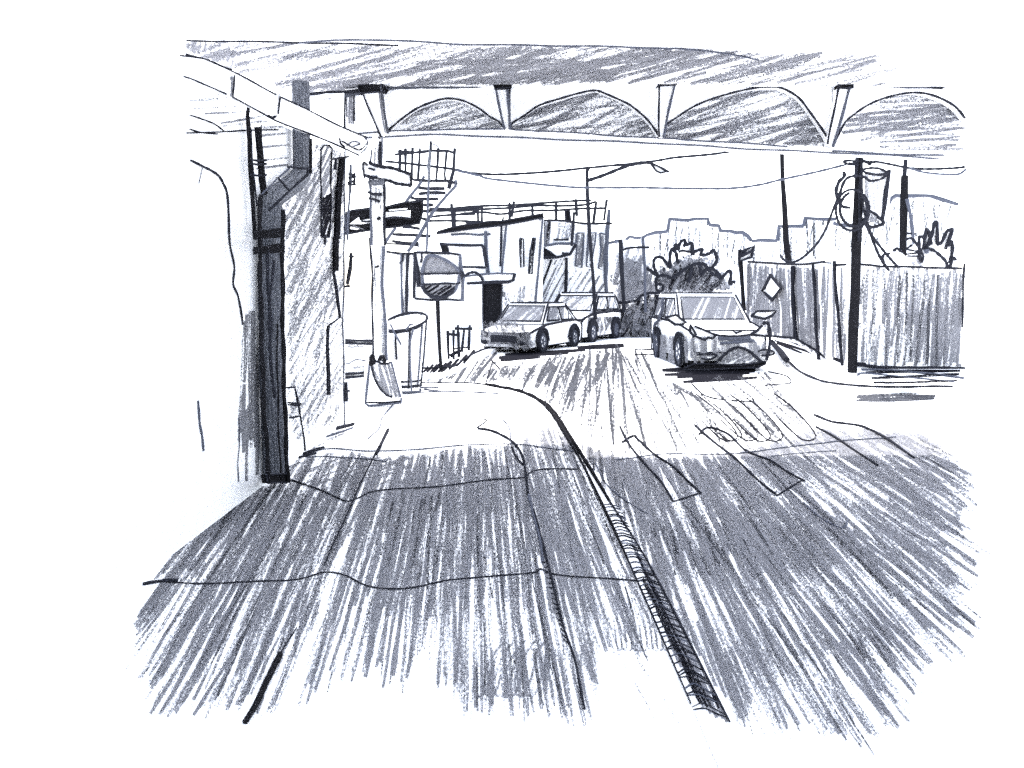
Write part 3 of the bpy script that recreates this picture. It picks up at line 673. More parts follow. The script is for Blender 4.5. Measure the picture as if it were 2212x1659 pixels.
for a in (Z3(930,1170, 1190,1150, 1180,1170, 940,1190), Z3(420,1400, 540,1430, 500,1445, 410,1430)):
    m = MB(); m.slab(front(CYD-.17), a, .01, 'paper'); m.build('scuffed_patch', ar)
# column passes in front of both signs' middles (drawn so): the strap over the signs
m = MB(); q = front(CYD - .24); m.slab(q, Z3(742,760, 865,760, 880,1100, 885,1659, 690,1659, 690,1100), .03, 'paper')
m.hatch(front(CYD-.243), Z3(755,870, 830,880, 850,1640, 780,1640), ang=90, pitch=7, w=6, pr=.42, jit=6)
m.line(q, Z3(695,770, 690,1200, 700,1659), 4, 'lead'); m.line(q, Z3(870,770, 880,1100, 882,1659), 5, 'ink'); m.line(front(CYD-.26), Z3(785,1280, 805,1310), 9, 'black')
for a, w_ in ((Z3(660,812, 760,800, 880,790), 12), (Z3(650,935, 720,965, 845,970), 5), (Z3(665,1015, 740,1025, 815,1060), 5)): m.line(front(CYD-.26), a, w_, 'grey' if w_ > 9 else 'ink', .35 if w_ > 9 else .5)
m.build('mounting_strap', col)

# low stepped ledge between wall and column
lg = thing('stone_ledge', (-2.3, 10.9, 0), 'low stepped stone ledge between the wall end and the column', 'ledge')
m = MB(); q = front(10.95); m.slab(q, D(722,735, 842,737, 842,858, 722,858), .5, 'paper')
m.line(q, U1(100,260, 140,285, 570,285), 5, 'ink', sm=True); m.line(q, U1(130,325, 570,328), 4.4, 'ink'); m.hatch(q, U1(130,345, 500,350, 520,430, 460,500, 90,520), ang=5, pitch=8, w=7, pr=.44, jit=5)
m.build('upper_step', lg)
m = MB(); q = front(10.8); m.slab(q, D(722,806, 815,804, 815,864, 722,864), .12, 'paper'); m.hatch(q, U1(10,680, 430,620, 430,670, 20,720), ang=7, pitch=6, w=7, pr=.5, jit=4)
m.line(q, U1(110,740, 300,730, 440,715), 5, 'ink'); m.line(q, U1(40,795, 300,775, 480,755), 5, 'ink'); m.line(q, U1(100,580, 110,630, 90,600, 180,590, 280,540, 440,570), 2.4, 'lead', sm=True); m.build('lower_step', lg)

# ================================================================== LITTER BASKET
BD = 11.6; bc = front(BD).at(876, 700).x; br_ = .36
lb = thing('litter_basket', (bc, BD, 0), 'tall flared wire litter basket standing right of the column', 'litter basket')
def ring3(z, r, tilt=0, n=22, a0=0, a1=360): return [Vector((bc + r*math.cos(math.radians(a0+(a1-a0)*i/n)), BD + r*math.sin(math.radians(a0+(a1-a0)*i/n)), z + tilt*math.cos(math.radians(a0+(a1-a0)*i/n)) + 2.6*tilt*math.sin(math.radians(a0+(a1-a0)*i/n)))) for i in range(n+1)]
m = MB(); m.tube(ring3(1.18, br_, .05), 4.5, 'ink'); m.tube(ring3(1.15, br_*.96, .05, a0=180, a1=330), 3.5, 'ink'); m.build('rim', lb)
m = MB()
for k in range(9):
    a = math.radians(k * 40 + 10); m.tube([Vector((bc+.35*math.cos(a), BD+.35*math.sin(a), 1.17+.05*math.cos(a)+.13*math.sin(a))), Vector((bc+.305*math.cos(a), BD+.305*math.sin(a), .6)), Vector((bc+.255*math.cos(a), BD+.255*math.sin(a), .09))], 3.4, random.choice(['lead', 'lead', 'ink']))
m.build('wire_side', lb)
m = MB(); m.prism([v for v in ring3(1.15, .335, .05)[:-1]], [v for v in ring3(.06, .235)[:-1]], 'paper'); m.build('liner', lb)
m = MB(); m.tube(ring3(.12, .26), 4.5, 'ink'); m.tube(ring3(.20, .26), 3.4, 'ink'); m.tube(ring3(.03, .26), 3, 'lead'); m.build('base_ring', lb)
m = MB(); q = front(BD-.36); m.line(q, U1(940,140, 1000,75, 1040,65), 4, 'lead', sm=True); m.line(q, U1(880,350, 800,200, 740,60), 3, 'lead'); m.line(q, U1(1040,130, 1000,300, 1020,980), 3.4, 'lead'); m.build('litter', lb)

# ================================================================== NO-ENTRY SIGN
ND = 15.0
ne = thing('no_entry_sign', (front(ND).at(950, 700).x, ND, 0), 'square no-entry sign with a dark disc and white bar on a black post', 'road sign')
q = front(ND)
m = MB(); pl_ = Y7(85,425, 0,405, 480,410, 740,435, 920,455, 935,680, 975,850, 950,1000, 945,1290, 700,1270, 400,1270, 85,1240, 85,700)
pl_ = Y7(85,420, 500,415, 915,455, 940,780, 975,860, 950,1285, 500,1270, 85,1240, 80,700)
m.slab(q, pl_, .03); m.line(q, Y7(85,415, 740,435, 915,455), 4.5); m.line(q, Y7(905,450, 925,700, 975,830, 945,1290), 6.5, 'lead'); m.line(q, Y7(945,1288, 700,1270, 400,1275, 80,1240), 4.5, 'ink'); m.line(q, Y7(85,425, 90,800, 85,1245), 5.5, 'ink')
m.line(q, Y7(90,430, 115,600, 140,770, 165,1030), 7, 'ink'); m.line(q, Y7(205,430, 215,520, 200,600), 3.4)
m.build('plate', ne)
m = MB(); q2 = front(ND - .035)
dsk = smooth(Y7(225,800, 250,650, 310,500, 390,470, 560,505, 760,620, 880,740, 895,850, 870,960, 810,1100, 680,1200, 520,1240, 370,1190, 260,1080, 230,990), 3)
m.slab(q2, dsk, .02, 'paper'); q3 = front(ND - .058)
up = [p for p in dsk if p[1] < Y7(0,800)[0][1] + .5]; dn = [p for p in dsk if p[1] > Y7(0,985)[0][1]]
m.hatch(front(ND-.057), up, ang=8, pitch=4, w=6, pr=.6, jit=1, mat='pencil'); m.hatch(front(ND-.057), up, ang=60, pitch=6, w=5, pr=.5, jit=1, mat='pencil')
m.hatch(front(ND-.057), dn, ang=10, pitch=4, w=6, pr=.55, jit=1, mat='pencil'); m.hatch(front(ND-.057), dn, ang=30, pitch=8, w=5, pr=.45, jit=1, mat='blackpencil')
m.line(q3, dsk + [dsk[0]], 5.5, 'lead', amp=.3); m.line(q3, Y7(225,1010, 260,1090, 370,1195, 520,1240, 680,1205, 820,1080), 7, 'ink', sm=True)
m.build('disc', ne)
m = MB(); m.slab(front(ND-.06), Y7(250,815, 860,790, 855,975, 650,965, 270,985), .012, 'paper'); q4 = front(ND-.074)
m.line(q4, Y7(180,795, 220,812, 400,805, 700,800, 970,785), 3.8, 'ink'); m.line(q4, Y7(125,995, 400,980, 650,965, 850,980, 920,960), 4, 'ink'); m.line(q4, Y7(945,760, 975,850), 9, 'ink'); m.build('bar', ne)
m = MB(); m.tube([front(ND+.04).at(*p) for p in D(945,640, 947,700, 950,760, 953,801)], 8.5, 'black', .7); m.build('post', ne)

# ================================================================== small pale shed with the stairway above
SD = 17.0
sh = thing('white_shed', (front(SD).at(890, 700).x, SD, 0), 'plain white flat-roofed shed behind the no-entry sign and litter basket', 'shed')
m = MB(); x0 = front(SD).at(828, 0).x; x1 = front(SD).at(952, 0).x; zt = front(SD).at(0, 545).z
m.box(x0, x1, SD, SD + 3, -.004, zt)
q = front(SD - .002); m.line(q, D(828,543, 860,548, 912,548, 952,550), 4.5, 'ink')
m.build('wall', sh)
m = MB(); q = front(SD-.05); m.line(q, D(866,547, 868,600, 868,660, 870,780), 4, 'lead'); m.line(q, D(880,548, 879,640, 876,700, 877,790), 5.5, 'ink'); m.line(q, Z4(1125,210, 1120,310, 1085,360), 4); m.hatch(q, D(869,640, 877,640, 876,785, 870,785), ang=90, pitch=4, w=5, pr=.5, jit=2); m.build('downpipe', sh)
m = MB(); m.line(front(SD-.03), Z4(1370,200, 1385,260, 1370,340), 4); m.line(front(SD-.03), Z4(1280,200, 1310,330, 1330,470, 1335,660), 6); m.build('gutter_stub', sh)

st = thing('fire_stair', (front(SD).at(920, 560).x, SD - .4, 0), 'open steel stair with a railed landing climbing above the white shed', 'stairs')
q = front(SD - .4)
for a, w_ in ((Z3(1090,360, 1085,500, 1078,665), 5), (Z3(1160,345, 1165,740), 5), (Z3(1255,335, 1245,760), 5), (Z3(1355,340, 1330,780), 4.5), (Z3(1605,340, 1590,600, 1570,790), 4.5), (Z3(1720,370, 1690,700, 1700,780), 4.5), (Z3(1825,345, 1810,650, 1745,885), 6)):
    m = MB(); m.line(q, a, w_, 'ink', amp=.3); m.build('baluster', st)
m = MB(); m.line(q, Z3(1060,382, 1300,395, 1520,375, 1720,380, 1800,405), 5, 'ink'); m.line(q, Z3(1010,430, 1160,420, 1400,395), 4.4, 'ink'); m.build('handrail', st)
m = MB(); pa = [q.at(*p) for p in Z3(1180,750, 1240,745, 1330,765, 1720,785, 1860,822, 1850,835, 1300,790)]; m.prism(pa, [p + Vector((0, 1.0, 0)) for p in pa], 'paper'); m.line(q, Z3(1175,755, 1230,735, 1280,768, 1500,785, 1720,785, 1865,822), 5, 'ink'); m.build('landing', st)
m = MB(); m.line(q, Z3(1415,720, 1340,850, 1215,1000, 1165,1080), 6, 'lead', amp=.4); m.line(q, Z3(1030,1410, 940,1530, 870,1640)+Z4(830,180), 6, 'lead', amp=.4); m.line(q, Z3(1165,1080,1030,1410), 5, 'lead'); m.build('stringer', st)
m = MB(); m.line(q, Z3(1838,770, 1835,850, 1700,1000, 1560,1170, 1480,1290, 1370,1480, 1250,1659)+Z4(1190,190), 6, 'lead', amp=.4); m.build('stringer', st)
for a in (Z3(1335,872, 1450,888, 1690,885), Z3(1340,958, 1460,940, 1705,945), Z3(1225,1000, 1290,1025, 1460,1030, 1605,1025), Z3(1400,1110, 1535,1105), Z3(1385,1190, 1500,1190), Z3(1370,1285, 1450,1310), Z3(1125,1405, 1250,1410, 1355,1430), Z3(990,1505, 1280,1515, 1500,1530), Z3(985,1595, 1100,1620, 1335,1630), Z4(980,45, 1100,70, 1335,80)):
    m = MB(); f3 = resample(a, 14); top3 = [q.at(*p) for p in f3]
    m.tube(top3, 5.6, 'ink'); m.prism([top3[0], top3[-1], top3[-1]+Vector((0,.32,0)), top3[0]+Vector((0,.32,0))], [p+Vector((0,0,-.02)) for p in (top3[0], top3[-1], top3[-1]+Vector((0,.32,0)), top3[0]+Vector((0,.32,0)))], 'paper'); m.build('tread', st)
m = MB(); m.line(front(SD-.46), Z3(1500,130, 1502,380), 5, 'ink', amp=.3); m.line(front(SD-.46), Z3(1500,380, 1475,580, 1480,780), 8, 'grey', .3, amp=.3); m.line(front(SD-.46), Z3(1475,780, 1465,1100, 1450,1659)+Z4(1440,240), 4, 'lead', amp=.3); m.line(front(SD-.46), Z3(1510,285, 1580,310, 1610,345), 2.4, 'lead', sm=True); m.build('stair_mast', st)

# little picket rack beside the no-entry sign
pk = thing('picket_rack', (front(17.8).at(990, 760).x, 17.8, 0), 'low two-bay picket rack on the pavement just right of the no-entry post', 'rack')
q = front(17.8)
for a, w_ in ((U1(1510,150, 1515,400, 1525,560), 5), (U1(1590,140, 1590,550), 4.5), (U1(1655,170, 1660,510), 6), (U1(1645,75, 1650,200), 5), (U1(1730,130, 1700,440), 5), (U1(1805,75, 1795,420), 5)):
    m = MB(); m.line(q, a, w_, 'ink', amp=.3); m.build('picket', pk)
m = MB(); m.line(q, U1(1500,195, 1580,210, 1670,210), 5); m.build('rail', pk)
m = MB(); m.line(q, U1(1610,125, 1730,130, 1840,130), 5); m.build('rail', pk)
m = MB(); m.line(q, U1(1570,405, 1700,385, 1790,378), 3); m.build('rail', pk)
m = MB(); m.line(front(17.9), U1(1540,490, 1620,440, 1680,420), 9, 'ink'); m.build('foot_rail', pk)

# ================================================================== BUILDINGS on the left of the street
AD = 25.5; af = front(AD)
ba = thing('low_white_building', (front(AD).at(1080, 700).x, AD, 0), 'low white building with slanting black eave, dark doorway and canopy', 'building')
m = MB()
aw = D(900,512, 935,505, 1175,470, 1170,740, 900,740)
fr = [af.at(*p) for p in aw]; m.prism(fr, [p + Vector((0, 7, 0)) for p in fr], 'paper')
m.hatch(af, Z5(720,1460, 900,1460, 920,1340, 1010,1310, 1040,1400, 1150,1360, 1150,1659, 720,1659), ang=82, pitch=8, w=7, pr=.42, jit=8, dang=4)
m.line(af, Z5(1195,480, 1245,400, 1240,500, 1215,820, 1190,1100, 1160,1400, 1150,1600), 4, 'lead', amp=.3)
m.line(af, Z5(0,685, 200,675, 380,685, 540,670), 3.6, 'lead'); m.line(af, D(833,545-20, 905,532), 3)
m.build('wall', ba)
m = MB(); q = front(AD-.2); m.slab(q, Z5(-180,640, 0,590, 200,550, 500,500, 700,490, 900,455, 1250,400, 1260,450, 1000,500, 700,545, 380,590, 0,645, -180,668), .5, 'black', 3, 'ink', .8); m.build('eave', ba)
m = MB(); q = front(AD-.03); m.slab(q, Z5(440,1325, 690,1325, 690,1400)+Z6(525,560, 500,740, 300,770, 300,450), .05, 'black', 3, 'ink', .75); m.build('door', ba)
m = MB(); q = front(AD-1.2); m.slab(q, Z5(210,1335, 170,1240, 420,1210, 640,1200, 865,1205, 845,1290, 780,1320, 700,1322), 1.2, 'paper'); m.line(q, Z5(170,1250, 230,1235, 420,1210, 640,1198, 700,1205, 865,1208), 3.6, 'lead'); m.line(q, Z5(865,1205, 845,1295, 780,1320, 600,1315, 400,1325, 210,1338), 5.5, 'ink'); m.line(q, Y7(975,850, 1060,790, 1160,765, 1230,790, 1300,860, 1335,945), 5, 'ink', sm=True); m.build('canopy', ba)
m = MB(); q = front(AD-.4); m.slab(q, Y7(550,255, 1320,290, 1380,480, 1385,690, 930,690, 720,440, 620,420), .4, 'paper'); m.line(q, Y7(545,258, 700,275, 900,290, 1120,295, 1310,285), 5, 'ink'); m.line(q, Y7(1310,285, 1345,340, 1385,690), 8, 'ink'); m.line(q, Y7(930,685, 1150,680, 1385,685), 4.4); m.slab(front(AD-.42), Y7(560,265, 640,270, 690,330, 715,430, 640,420, 600,400), .1, 'black', 2); m.build('sign_box', ba)
m = MB(); q = front(AD-.1)
m.line(q, Z5(475,630, 480,900, 510,1270), 6, 'lead', amp=.3); m.build('downpipe', ba)
m = MB(); m.line(q, Z5(715,440, 690,560, 670,1110), 4.4, 'ink', amp=.3); m.line(q, Z5(750,545, 720,900, 690,1210, 695,1330), 4.4, 'lead', amp=.3); m.build('downpipe', ba)
for a in (Z5(940,725, 990,740, 985,1120, 940,1125, 935,900), Z5(1105,720, 1140,720, 1110,1000, 1105,1215, 1060,1215, 1070,950)):
    m = MB(); m.slab(q, a, .05, 'paper', 3, 'ink'); m.hatch(front(AD-.102), a, ang=88, pitch=4, w=5, pr=.45, jit=1, mat='blackpencil'); m.build('window', ba)
# roof-top railing on the long roof behind
rr = thing('roof_railing', (front(29).at(1100, 460).x, 29, af.at(0, 520).z), 'long three-bar pipe railing above the roofs of the low buildings', 'railing')
q = front(29)
def rail(a): 
    m = MB(); m.line(q, a, 4.4, 'ink', amp=.4, sm=True); m.build('rail', rr)
rail(Z3(1480,1160, 1800,1160, 2212,1130)+Z5(0,330, 400,295, 800,280, 1300,250, 1680,225, 1900,215))
rail(Z3(1380,1190, 1800,1190, 1990,1182)+Z5(0,360, 400,340, 800,320, 1150,285, 1500,290, 1800,280, 1960,235))
rail(Z3(1470,1275, 1700,1245, 2100,1230)+Z5(100,410, 420,375, 680,400, 1000,355, 1400,355, 1700,330, 2080,320))
rail(Z3(1480,1325, 1900,1325, 2212,1340)+Z5(200,510, 420,515))
rail(Z5(1250,485, 1500,490, 1800,530, 2180,525))
for a in (Z5(10,265, 40,590), Z5(55,330, 60,610), Z5(365,300, 380,690), Z5(425,275, 425,510), Z5(795,240, 795,470), Z5(855,230, 825,440), Z5(1105,290, 1110,530), Z5(1428,235, 1425,470), Z5(1690,200, 1705,430), Z5(1665,375, 1655,600, 1635,830), Z5(1965,235, 1930,520), Z5(2110,210, 2070,490), Z3(1780,1100, 1800,1400), Z3(1820,1160, 1830,1480), Z3(2135,1130, 2150,1510)):
    m = MB(); m.line(q, a, 5, 'ink', amp=.3); m.build('post', rr)
m = MB(); m.box(af.at(880,0).x, af.at(1168,0).x, 29.1, 33, -.004, front(29.1).at(0,528).z); m.build('flat_roof_block', rr)

BD2 = 31.0; bf2 = front(BD2)
bb = thing('shop_building', (bf2.at(1245, 700).x, BD2, 0), 'narrow shop building with dark sign board, black chimney and tall hatched windows', 'building')
m = MB(); fr = [bf2.at(*p) for p in D(1168,482, 1316,487, 1316,706, 1168,706)]; m.prism(fr, [p + Vector((0, 6, 0)) for p in fr], 'paper')
m.line(bf2, Z5(2140,340, 2125,600, 2105,900, 2090,1250, 2110,1480)+Z6(1840,370, 1820,640), 7, 'lead', amp=.5); m.line(bf2, Z5(2120,790, 2212,775), 5, 'lead')
m.hatch(bf2, Z5(1420,1010, 1560,1000, 1560,1480, 1200,1659, 1170,1659), ang=62, pitch=11, w=4.4, pr=.5, jit=4, mat='pencil')
m.hatch(bf2, Z5(1570,1200, 1700,1120, 2080,1200, 2090,1500, 1560,1500), ang=60, pitch=13, w=5, pr=.45, jit=10, mat='pencil')
m.line(bf2, Z5(1365,1010, 1320,1150, 1200,1450, 1160,1600), 4); m.line(bf2, Z5(1565,990, 1560,1200, 1550,1530), 5.5, 'ink', amp=.4)
m.build('wall', bb)
m = MB(); q = front(BD2-.3); a = Z5(1255,485, 1400,490, 1650,520, 1650,740, 1590,780, 1380,770, 1350,830, 1215,825)
m.slab(q, a, .3, 'paper'); m.hatch(front(BD2-.302), Z5(1255,485, 1400,490, 1370,830, 1215,825), ang=84, pitch=6, w=7, pr=.55, jit=2); m.hatch(front(BD2-.302), Z5(1255,485, 1370,490, 1340,830, 1215,825), ang=80, pitch=9, w=7, pr=.4, jit=2, mat='blackpencil'); m.hatch(front(BD2-.302), Z5(1370,490, 1650,520, 1650,740, 1390,770), ang=80, pitch=7, w=8, pr=.46, jit=3)
m.line(q, Z5(1390,745, 1500,745, 1600,740), 3.4, 'ink'); m.line(q, Z5(1250,450, 1235,600, 1215,830), 4.4); m.build('sign_board', bb)
m = MB(); q = front(BD2-1.2); m.slab(q, Z5(1200,830, 1400,800, 1700,795, 1610,960, 1450,990, 1210,1000), 1.2, 'paper'); m.line(q, Z5(1220,840, 1350,820, 1450,805, 1690,800), 4.4, 'lead'); m.line(q, Z5(1690,805, 1610,940, 1450,985, 1210,995), 5.5, 'ink')
m.slab(front(BD2-1.22), Z5(1195,835, 1250,860, 1450,990, 1210,1000), .02, 'black', 3); m.line(q, Z5(1500,940, 1580,950), 9, 'ink'); m.build('awning', bb)
m = MB(); q = front(BD2+.5); m.slab(q, Z5(1545,345, 1605,345, 1625,545, 1600,500, 1555,510), .5, 'black', 3); m.build('chimney', bb)
for a in (Z5(1700,660, 1800,655, 1795,900, 1775,1130, 1680,1100, 1695,880), Z5(1855,660, 1960,650, 1950,800, 1900,1130, 1835,1110), Z5(2020,660, 2110,685, 2080,900, 2070,1160, 1990,1130, 2030,880)):
    m = MB(); m.slab(front(BD2-.05), a, .05, 'paper', 3, 'lead'); m.hatch(front(BD2-.053), a, ang=85, pitch=7, w=7, pr=.48, jit=2); m.build('window', bb)

# ================================================================== STREET LAMP
LD = 24.0; q = front(LD)
sl_ = thing('street_lamp', (q.at(1285, 690).x, LD, -.1), 'tall slender street lamp with long arm, standing behind the parked cars', 'street lamp')
m = MB(); m.tube([q.at(*p) for p in D(1268,368, 1269,420, 1273,500, 1278,560, 1282,610, 1286,690)], 8, 'ink', .6); m.line(q, D(1265,364, 1273,366), 5); m.build('pole', sl_)
m = MB(); m.line(front(LD-.1), Y3(1595,775, 1700,740, 1850,680, 1930,660, 2010,652), 6.5, 'ink', sm=True, amp=.2); m.build('arm', sl_)
m = MB(); a = Y3(2010,655, 2060,675, 2140,720, 2110,718, 2085,728, 2055,715); m.slab(front(LD-.1), a, .25, 'paper', 4, 'ink'); m.build('lamp_head', sl_)

# ================================================================== STREET POLES AND WIRES on the right
MD = 14.55; mq = front(MD)
up_ = thing('utility_pole', (mq.at(1841, 806).x, MD, 0), 'thick black wooden utility pole in front of the fence, carrying a transformer', 'utility pole')
m = MB(); m.tube([mq.at(*p) for p in D(1857,330, 1855,400, 1850,520, 1848,620, 1843,720, 1841,808)], [13, 17, 20, 20, 21, 19], 'black', .55, sides=10)
m.line(front(MD-.12), Y1(855,145, 845,260, 830,420), 5); m.line(front(MD-.12), Y1(900,155, 890,400, 880,700, 870,1100), 4, 'ink'); m.build('shaft', up_)
m = MB(); q = front(MD-.15); m.line(q, Y1(870,245, 780,235, 705,238, 740,265, 800,275, 830,262, 760,255), 4, 'ink', sm=True); m.line(q, Y1(910,235, 960,245, 985,262, 1010,235), 6, 'ink', sm=True); m.line(q, Y1(1040,232, 1050,262), 8); m.build('insulator_arm', up_)
# transformer can
tr = thing('transformer', tuple(mq.at(1895, 420)), 'hatched cylindrical transformer can hung on the right of the utility pole', 'transformer')
cx_, cr = mq.at(1894, 400).x, wpx(27, mq.at(1894, 400)); ty = MD - .05
zt, zb = mq.at(0, 374).z, mq.at(0, 478).z
def cring(z, r, n=20, y=ty, a0=0, a1=360): return [Vector((cx_ + r*math.cos(math.radians(a0+(a1-a0)*i/n)), y + r*math.sin(math.radians(a0+(a1-a0)*i/n)), z)) for i in range(n+1)]
m = MB(); t_ = cring(zt, cr)[:-1]; b_ = [p - Vector((.03, 0, 0)) for p in cring(zb, cr*.82)[:-1]]
m.prism(t_, b_, 'paper'); q = front(ty - cr - .01)
m.hatch(q, Y1(930,400, 960,380, 985,800, 1100,880, 1060,930, 960,900, 930,760), ang=88, pitch=7, w=8, pr=.46, jit=3); m.hatch(q, Y1(1000,340, 1080,350, 1085,760, 1000,760), ang=89, pitch=9, w=6, pr=.46, jit=5); m.hatch(q, Y1(960,790, 1060,790, 1090,880, 1020,930, 960,900), ang=75, pitch=6, w=6, pr=.5, jit=3)
m.line(q, Y1(1195,330, 1185,420, 1165,560, 1150,740, 1125,880), 6.5, 'ink'); m.build('can', tr)
m = MB(); q = front(ty-cr-.03); m.line(q, Y1(920,325, 1000,312, 1080,318, 1140,340, 1180,375, 1060,385, 960,365, 900,335), 4.4, 'ink', sm=True); m.line(q, Y1(1170,385, 1120,430, 1050,448, 990,450, 950,410), 4, 'ink', sm=True); m.build('lid', tr)
m = MB(); m.line(q, Y1(915,775, 980,775, 1050,810, 1100,860, 1145,895), 4.4, 'ink', sm=True); m.line(q, Y1(880,850, 930,900, 990,945, 1060,935, 1120,915, 1140,890), 6, 'ink', sm=True); m.build('bottom_dish', tr)
cc = MB(); q = front(MD - .42)
for a, w_ in ((circle(1841, 454, 36, 44), 4.4), (circle(1845, 452, 30, 38, a0=-60, a1=250), 5), (Y1(710,345, 715,400, 660,460, 625,560, 640,640), 6), (Y1(780,745, 700,730, 660,670, 670,560, 720,440, 800,395, 900,395, 960,420), 5)):
    cc.line(q, a, w_, 'ink', sm=True)
o = cc.build('cable_coil', None, q.at(1841, 454)); tag(o, 'loops of black cable coiled round the utility pole below its top', 'cable coil')
def wire(name, pts, w_, label, cat='cable', mat='ink', group=None):
    """pts: (X, Y, depth)"""
    P3 = smooth([tuple(front(d).at(X, Y)) for X, Y, d in pts], 8); m = MB(); m.tube(P3, w_, mat, sides=5)
    return tag(m.build(name, None, Vector(P3[0])), label, cat, group)
def w2(pts, d0, d1): n = len(pts) - 1; return [(p[0], p[1], d0 + (d1 - d0) * i / n) for i, p in enumerate(pts)]
wire('hanging_cable', w2(Y1(650,620, 600,740, 560,850, 500,1000, 410,1140, 300,1250, 210,1310, 130,1330, 60,1300, 25,1255), MD-.4, 23.5), 4.2, 'black cable sagging from the coil left to the foot of the next pole')
wire('hanging_cable', w2(Y1(895,430, 905,600, 925,760, 990,1000, 1060,1190, 1120,1310, 1195,1415), MD-.45, 14.9), 4.6, 'inner black cable dropping from the coil to the fence top on the right')
wire('hanging_cable', w2(Y1(930,850, 970,970, 1050,1090, 1160,1230, 1230,1310, 1290,1375), MD-.44, 15.0), 4.4, 'outer black cable dropping right from the transformer to the fence top')
wire('overhead_wire', w2(Y3(205,645, 400,665, 680,700, 800,725, 1000,735, 1300,720, 1580,692, 2000,650)+Y4(240,622, 500,598, 700,565, 850,545, 970,540), 16.4, 24), 4.4, 'upper thin wire sagging from the column across the sky to the middle pole', 'wire')
wire('overhead_wire', w2(Y3(690,705, 860,745, 950,768, 1400,815, 1600,825)+Y4(0,825, 300,830, 600,830, 800,808, 960,770, 1200,718, 1400,668), 16.6, MD), 4.2, 'lower thin wire sagging from the stair landing to the utility pole', 'wire', 'lead')
wire('overhead_wire', w2(Y1(1040,240, 1130,255, 1300,290, 1420,312, 1600,322, 1850,315, 2010,300), MD, MD+1.5), 4.4, 'upper short wire leaving the utility pole to the right', 'wire')
wire('overhead_wire', w2(Y1(1420,312, 1560,355, 1760,378, 1940,378, 2020,330), MD+.4, MD+1.5), 4, 'lower short looping wire right of the utility pole', 'wire', 'lead')
q = front(23.6)
m = MB(); m.tube([q.at(*p) for p in D(1689,320, 1690,380, 1695,450, 1698,520, 1705,578, 1706,716)], [9,9,12,13,13,13], 'black', .55); o = m.build('plain_pole', None, q.at(1705,716)); tag(o, 'bare black pole rising behind the fence near the diamond sign', 'pole')
q = front(19.5)
m = MB(); m.tube([q.at(*p) for p in Y1(1365,395, 1358,700, 1350,1000, 1345,1380)+[(1948,761)]], [14,16,15,14,13], 'black', .5); m.line(front(19.3), Y1(1390,640, 1430,860, 1470,1150, 1490,1320), 5, 'lead'); m.line(front(19.3), Y1(1385,1020, 1490,1025, 1485,1050), 4); m.tube([q.at(*p) for p in D(1953,386, 1958,330, 1959,300)], 6, 'ink')
o = m.build('plain_pole', None, q.at(1948,761)); tag(o, 'bare black pole with a slanting stay wire, rightmost pole behind the fence', 'pole')

# ================================================================== FENCE
c0, c1, c2, c3_ = Vector((9.7, 29.5, 0)), Vector((7.85, 17.8, 0)), Vector((7.3, 15.35, 0)), Vector((mq.at(2086,0).x*15.35/MD, 15.35, 0))
FA = thru(c0, c1); FB = front(15.35); FC = thru(c1, c2)
fe = thing('board_fence', tuple(c1), 'high vertical-board fence turning the corner on the right side of the street', 'fence')
def fpan(name, pl, top, bot_, hatches, lines=()):
    m = MB(); m.slab(pl, top + list(reversed(bot_)), .05, 'paper')
    for h in hatches: m.hatch(pl, h[0], **h[1])
    for a in lines: m.line(pl, a[0], a[1], a[2])
    return m.build(name, fe)
fpan('board_panel', FA, D(1612,566, 1700,571, 1772,572), D(1612,724, 1664,727, 1722,742, 1772,778),
     [(D(1612,568, 1700,574, 1770,574, 1770,772, 1716,735, 1660,725, 1615,720), dict(ang=89, pitch=5.5, w=6.5, pr=.52, jit=8, dang=2, brk=.5, skip=.02)),
      (D(1612,568, 1650,570, 1650,722, 1615,720), dict(ang=86, pitch=9, w=7, pr=.46, jit=6)),
      (D(1650,650, 1720,640, 1730,740, 1665,722), dict(ang=88, pitch=9, w=7, pr=.40, jit=6))],
     [(D(1616,566, 1650,568, 1700,570, 1740,570, 1780,565), 3.6, 'ink'), (D(1664,726, 1716,729, 1760,755, 1790,778), 4, 'ink')])
fpan('board_panel', FC, D(1772,572, 1826,572), D(1772,778, 1826,794),
     [(D(1773,574, 1825,574, 1825,788, 1774,776), dict(ang=88, pitch=7, w=7, pr=.46, jit=8, dang=2.5))], [(D(1779,567, 1795,568), 3, 'ink'), (D(1801,573, 1826,571), 4, 'ink')])
fpan('board_panel', FB, D(1826,570, 1900,573, 1960,575, 2000,576, 2086,578), D(1826,794, 1900,798, 2086,802),
     [(U2(560,860, 900,840, 1400,850, 1900,850, 1990,900, 1960,1659, 560,1659), dict(ang=87, pitch=11, w=9, pr=.48, jit=12, dang=2.2, skip=.06)),
      (D(1855,700, 2078,640, 2072,796, 1858,794), dict(ang=84, pitch=7, w=8, pr=.44, jit=12, dang=2.5, skip=.03)),
      (D(1858,586, 2078,592, 2072,796, 1858,794), dict(ang=87, pitch=15, w=6, pr=.40, jit=14, dang=2, skip=.1, mat='midpencil')),
      (D(1925,590, 2078,590, 2072,796, 1925,796), dict(ang=85, pitch=10, w=9, pr=.46, jit=14, dang=3, skip=.15)),
      (Y2(700,240, 780,240, 780,1300, 690,1280), dict(ang=89, pitch=10, w=7, pr=.45, jit=8))],
     [(Y2(870,195, 1000,205, 1120,222, 1350,228, 1600,238, 1980,238), 4, 'ink'), (Y2(860,1290, 1100,1310, 1500,1320, 2010,1330), 8, 'ink'), (Y2(600,1220, 680,1250, 780,1270, 940,1275), 6, 'ink')])
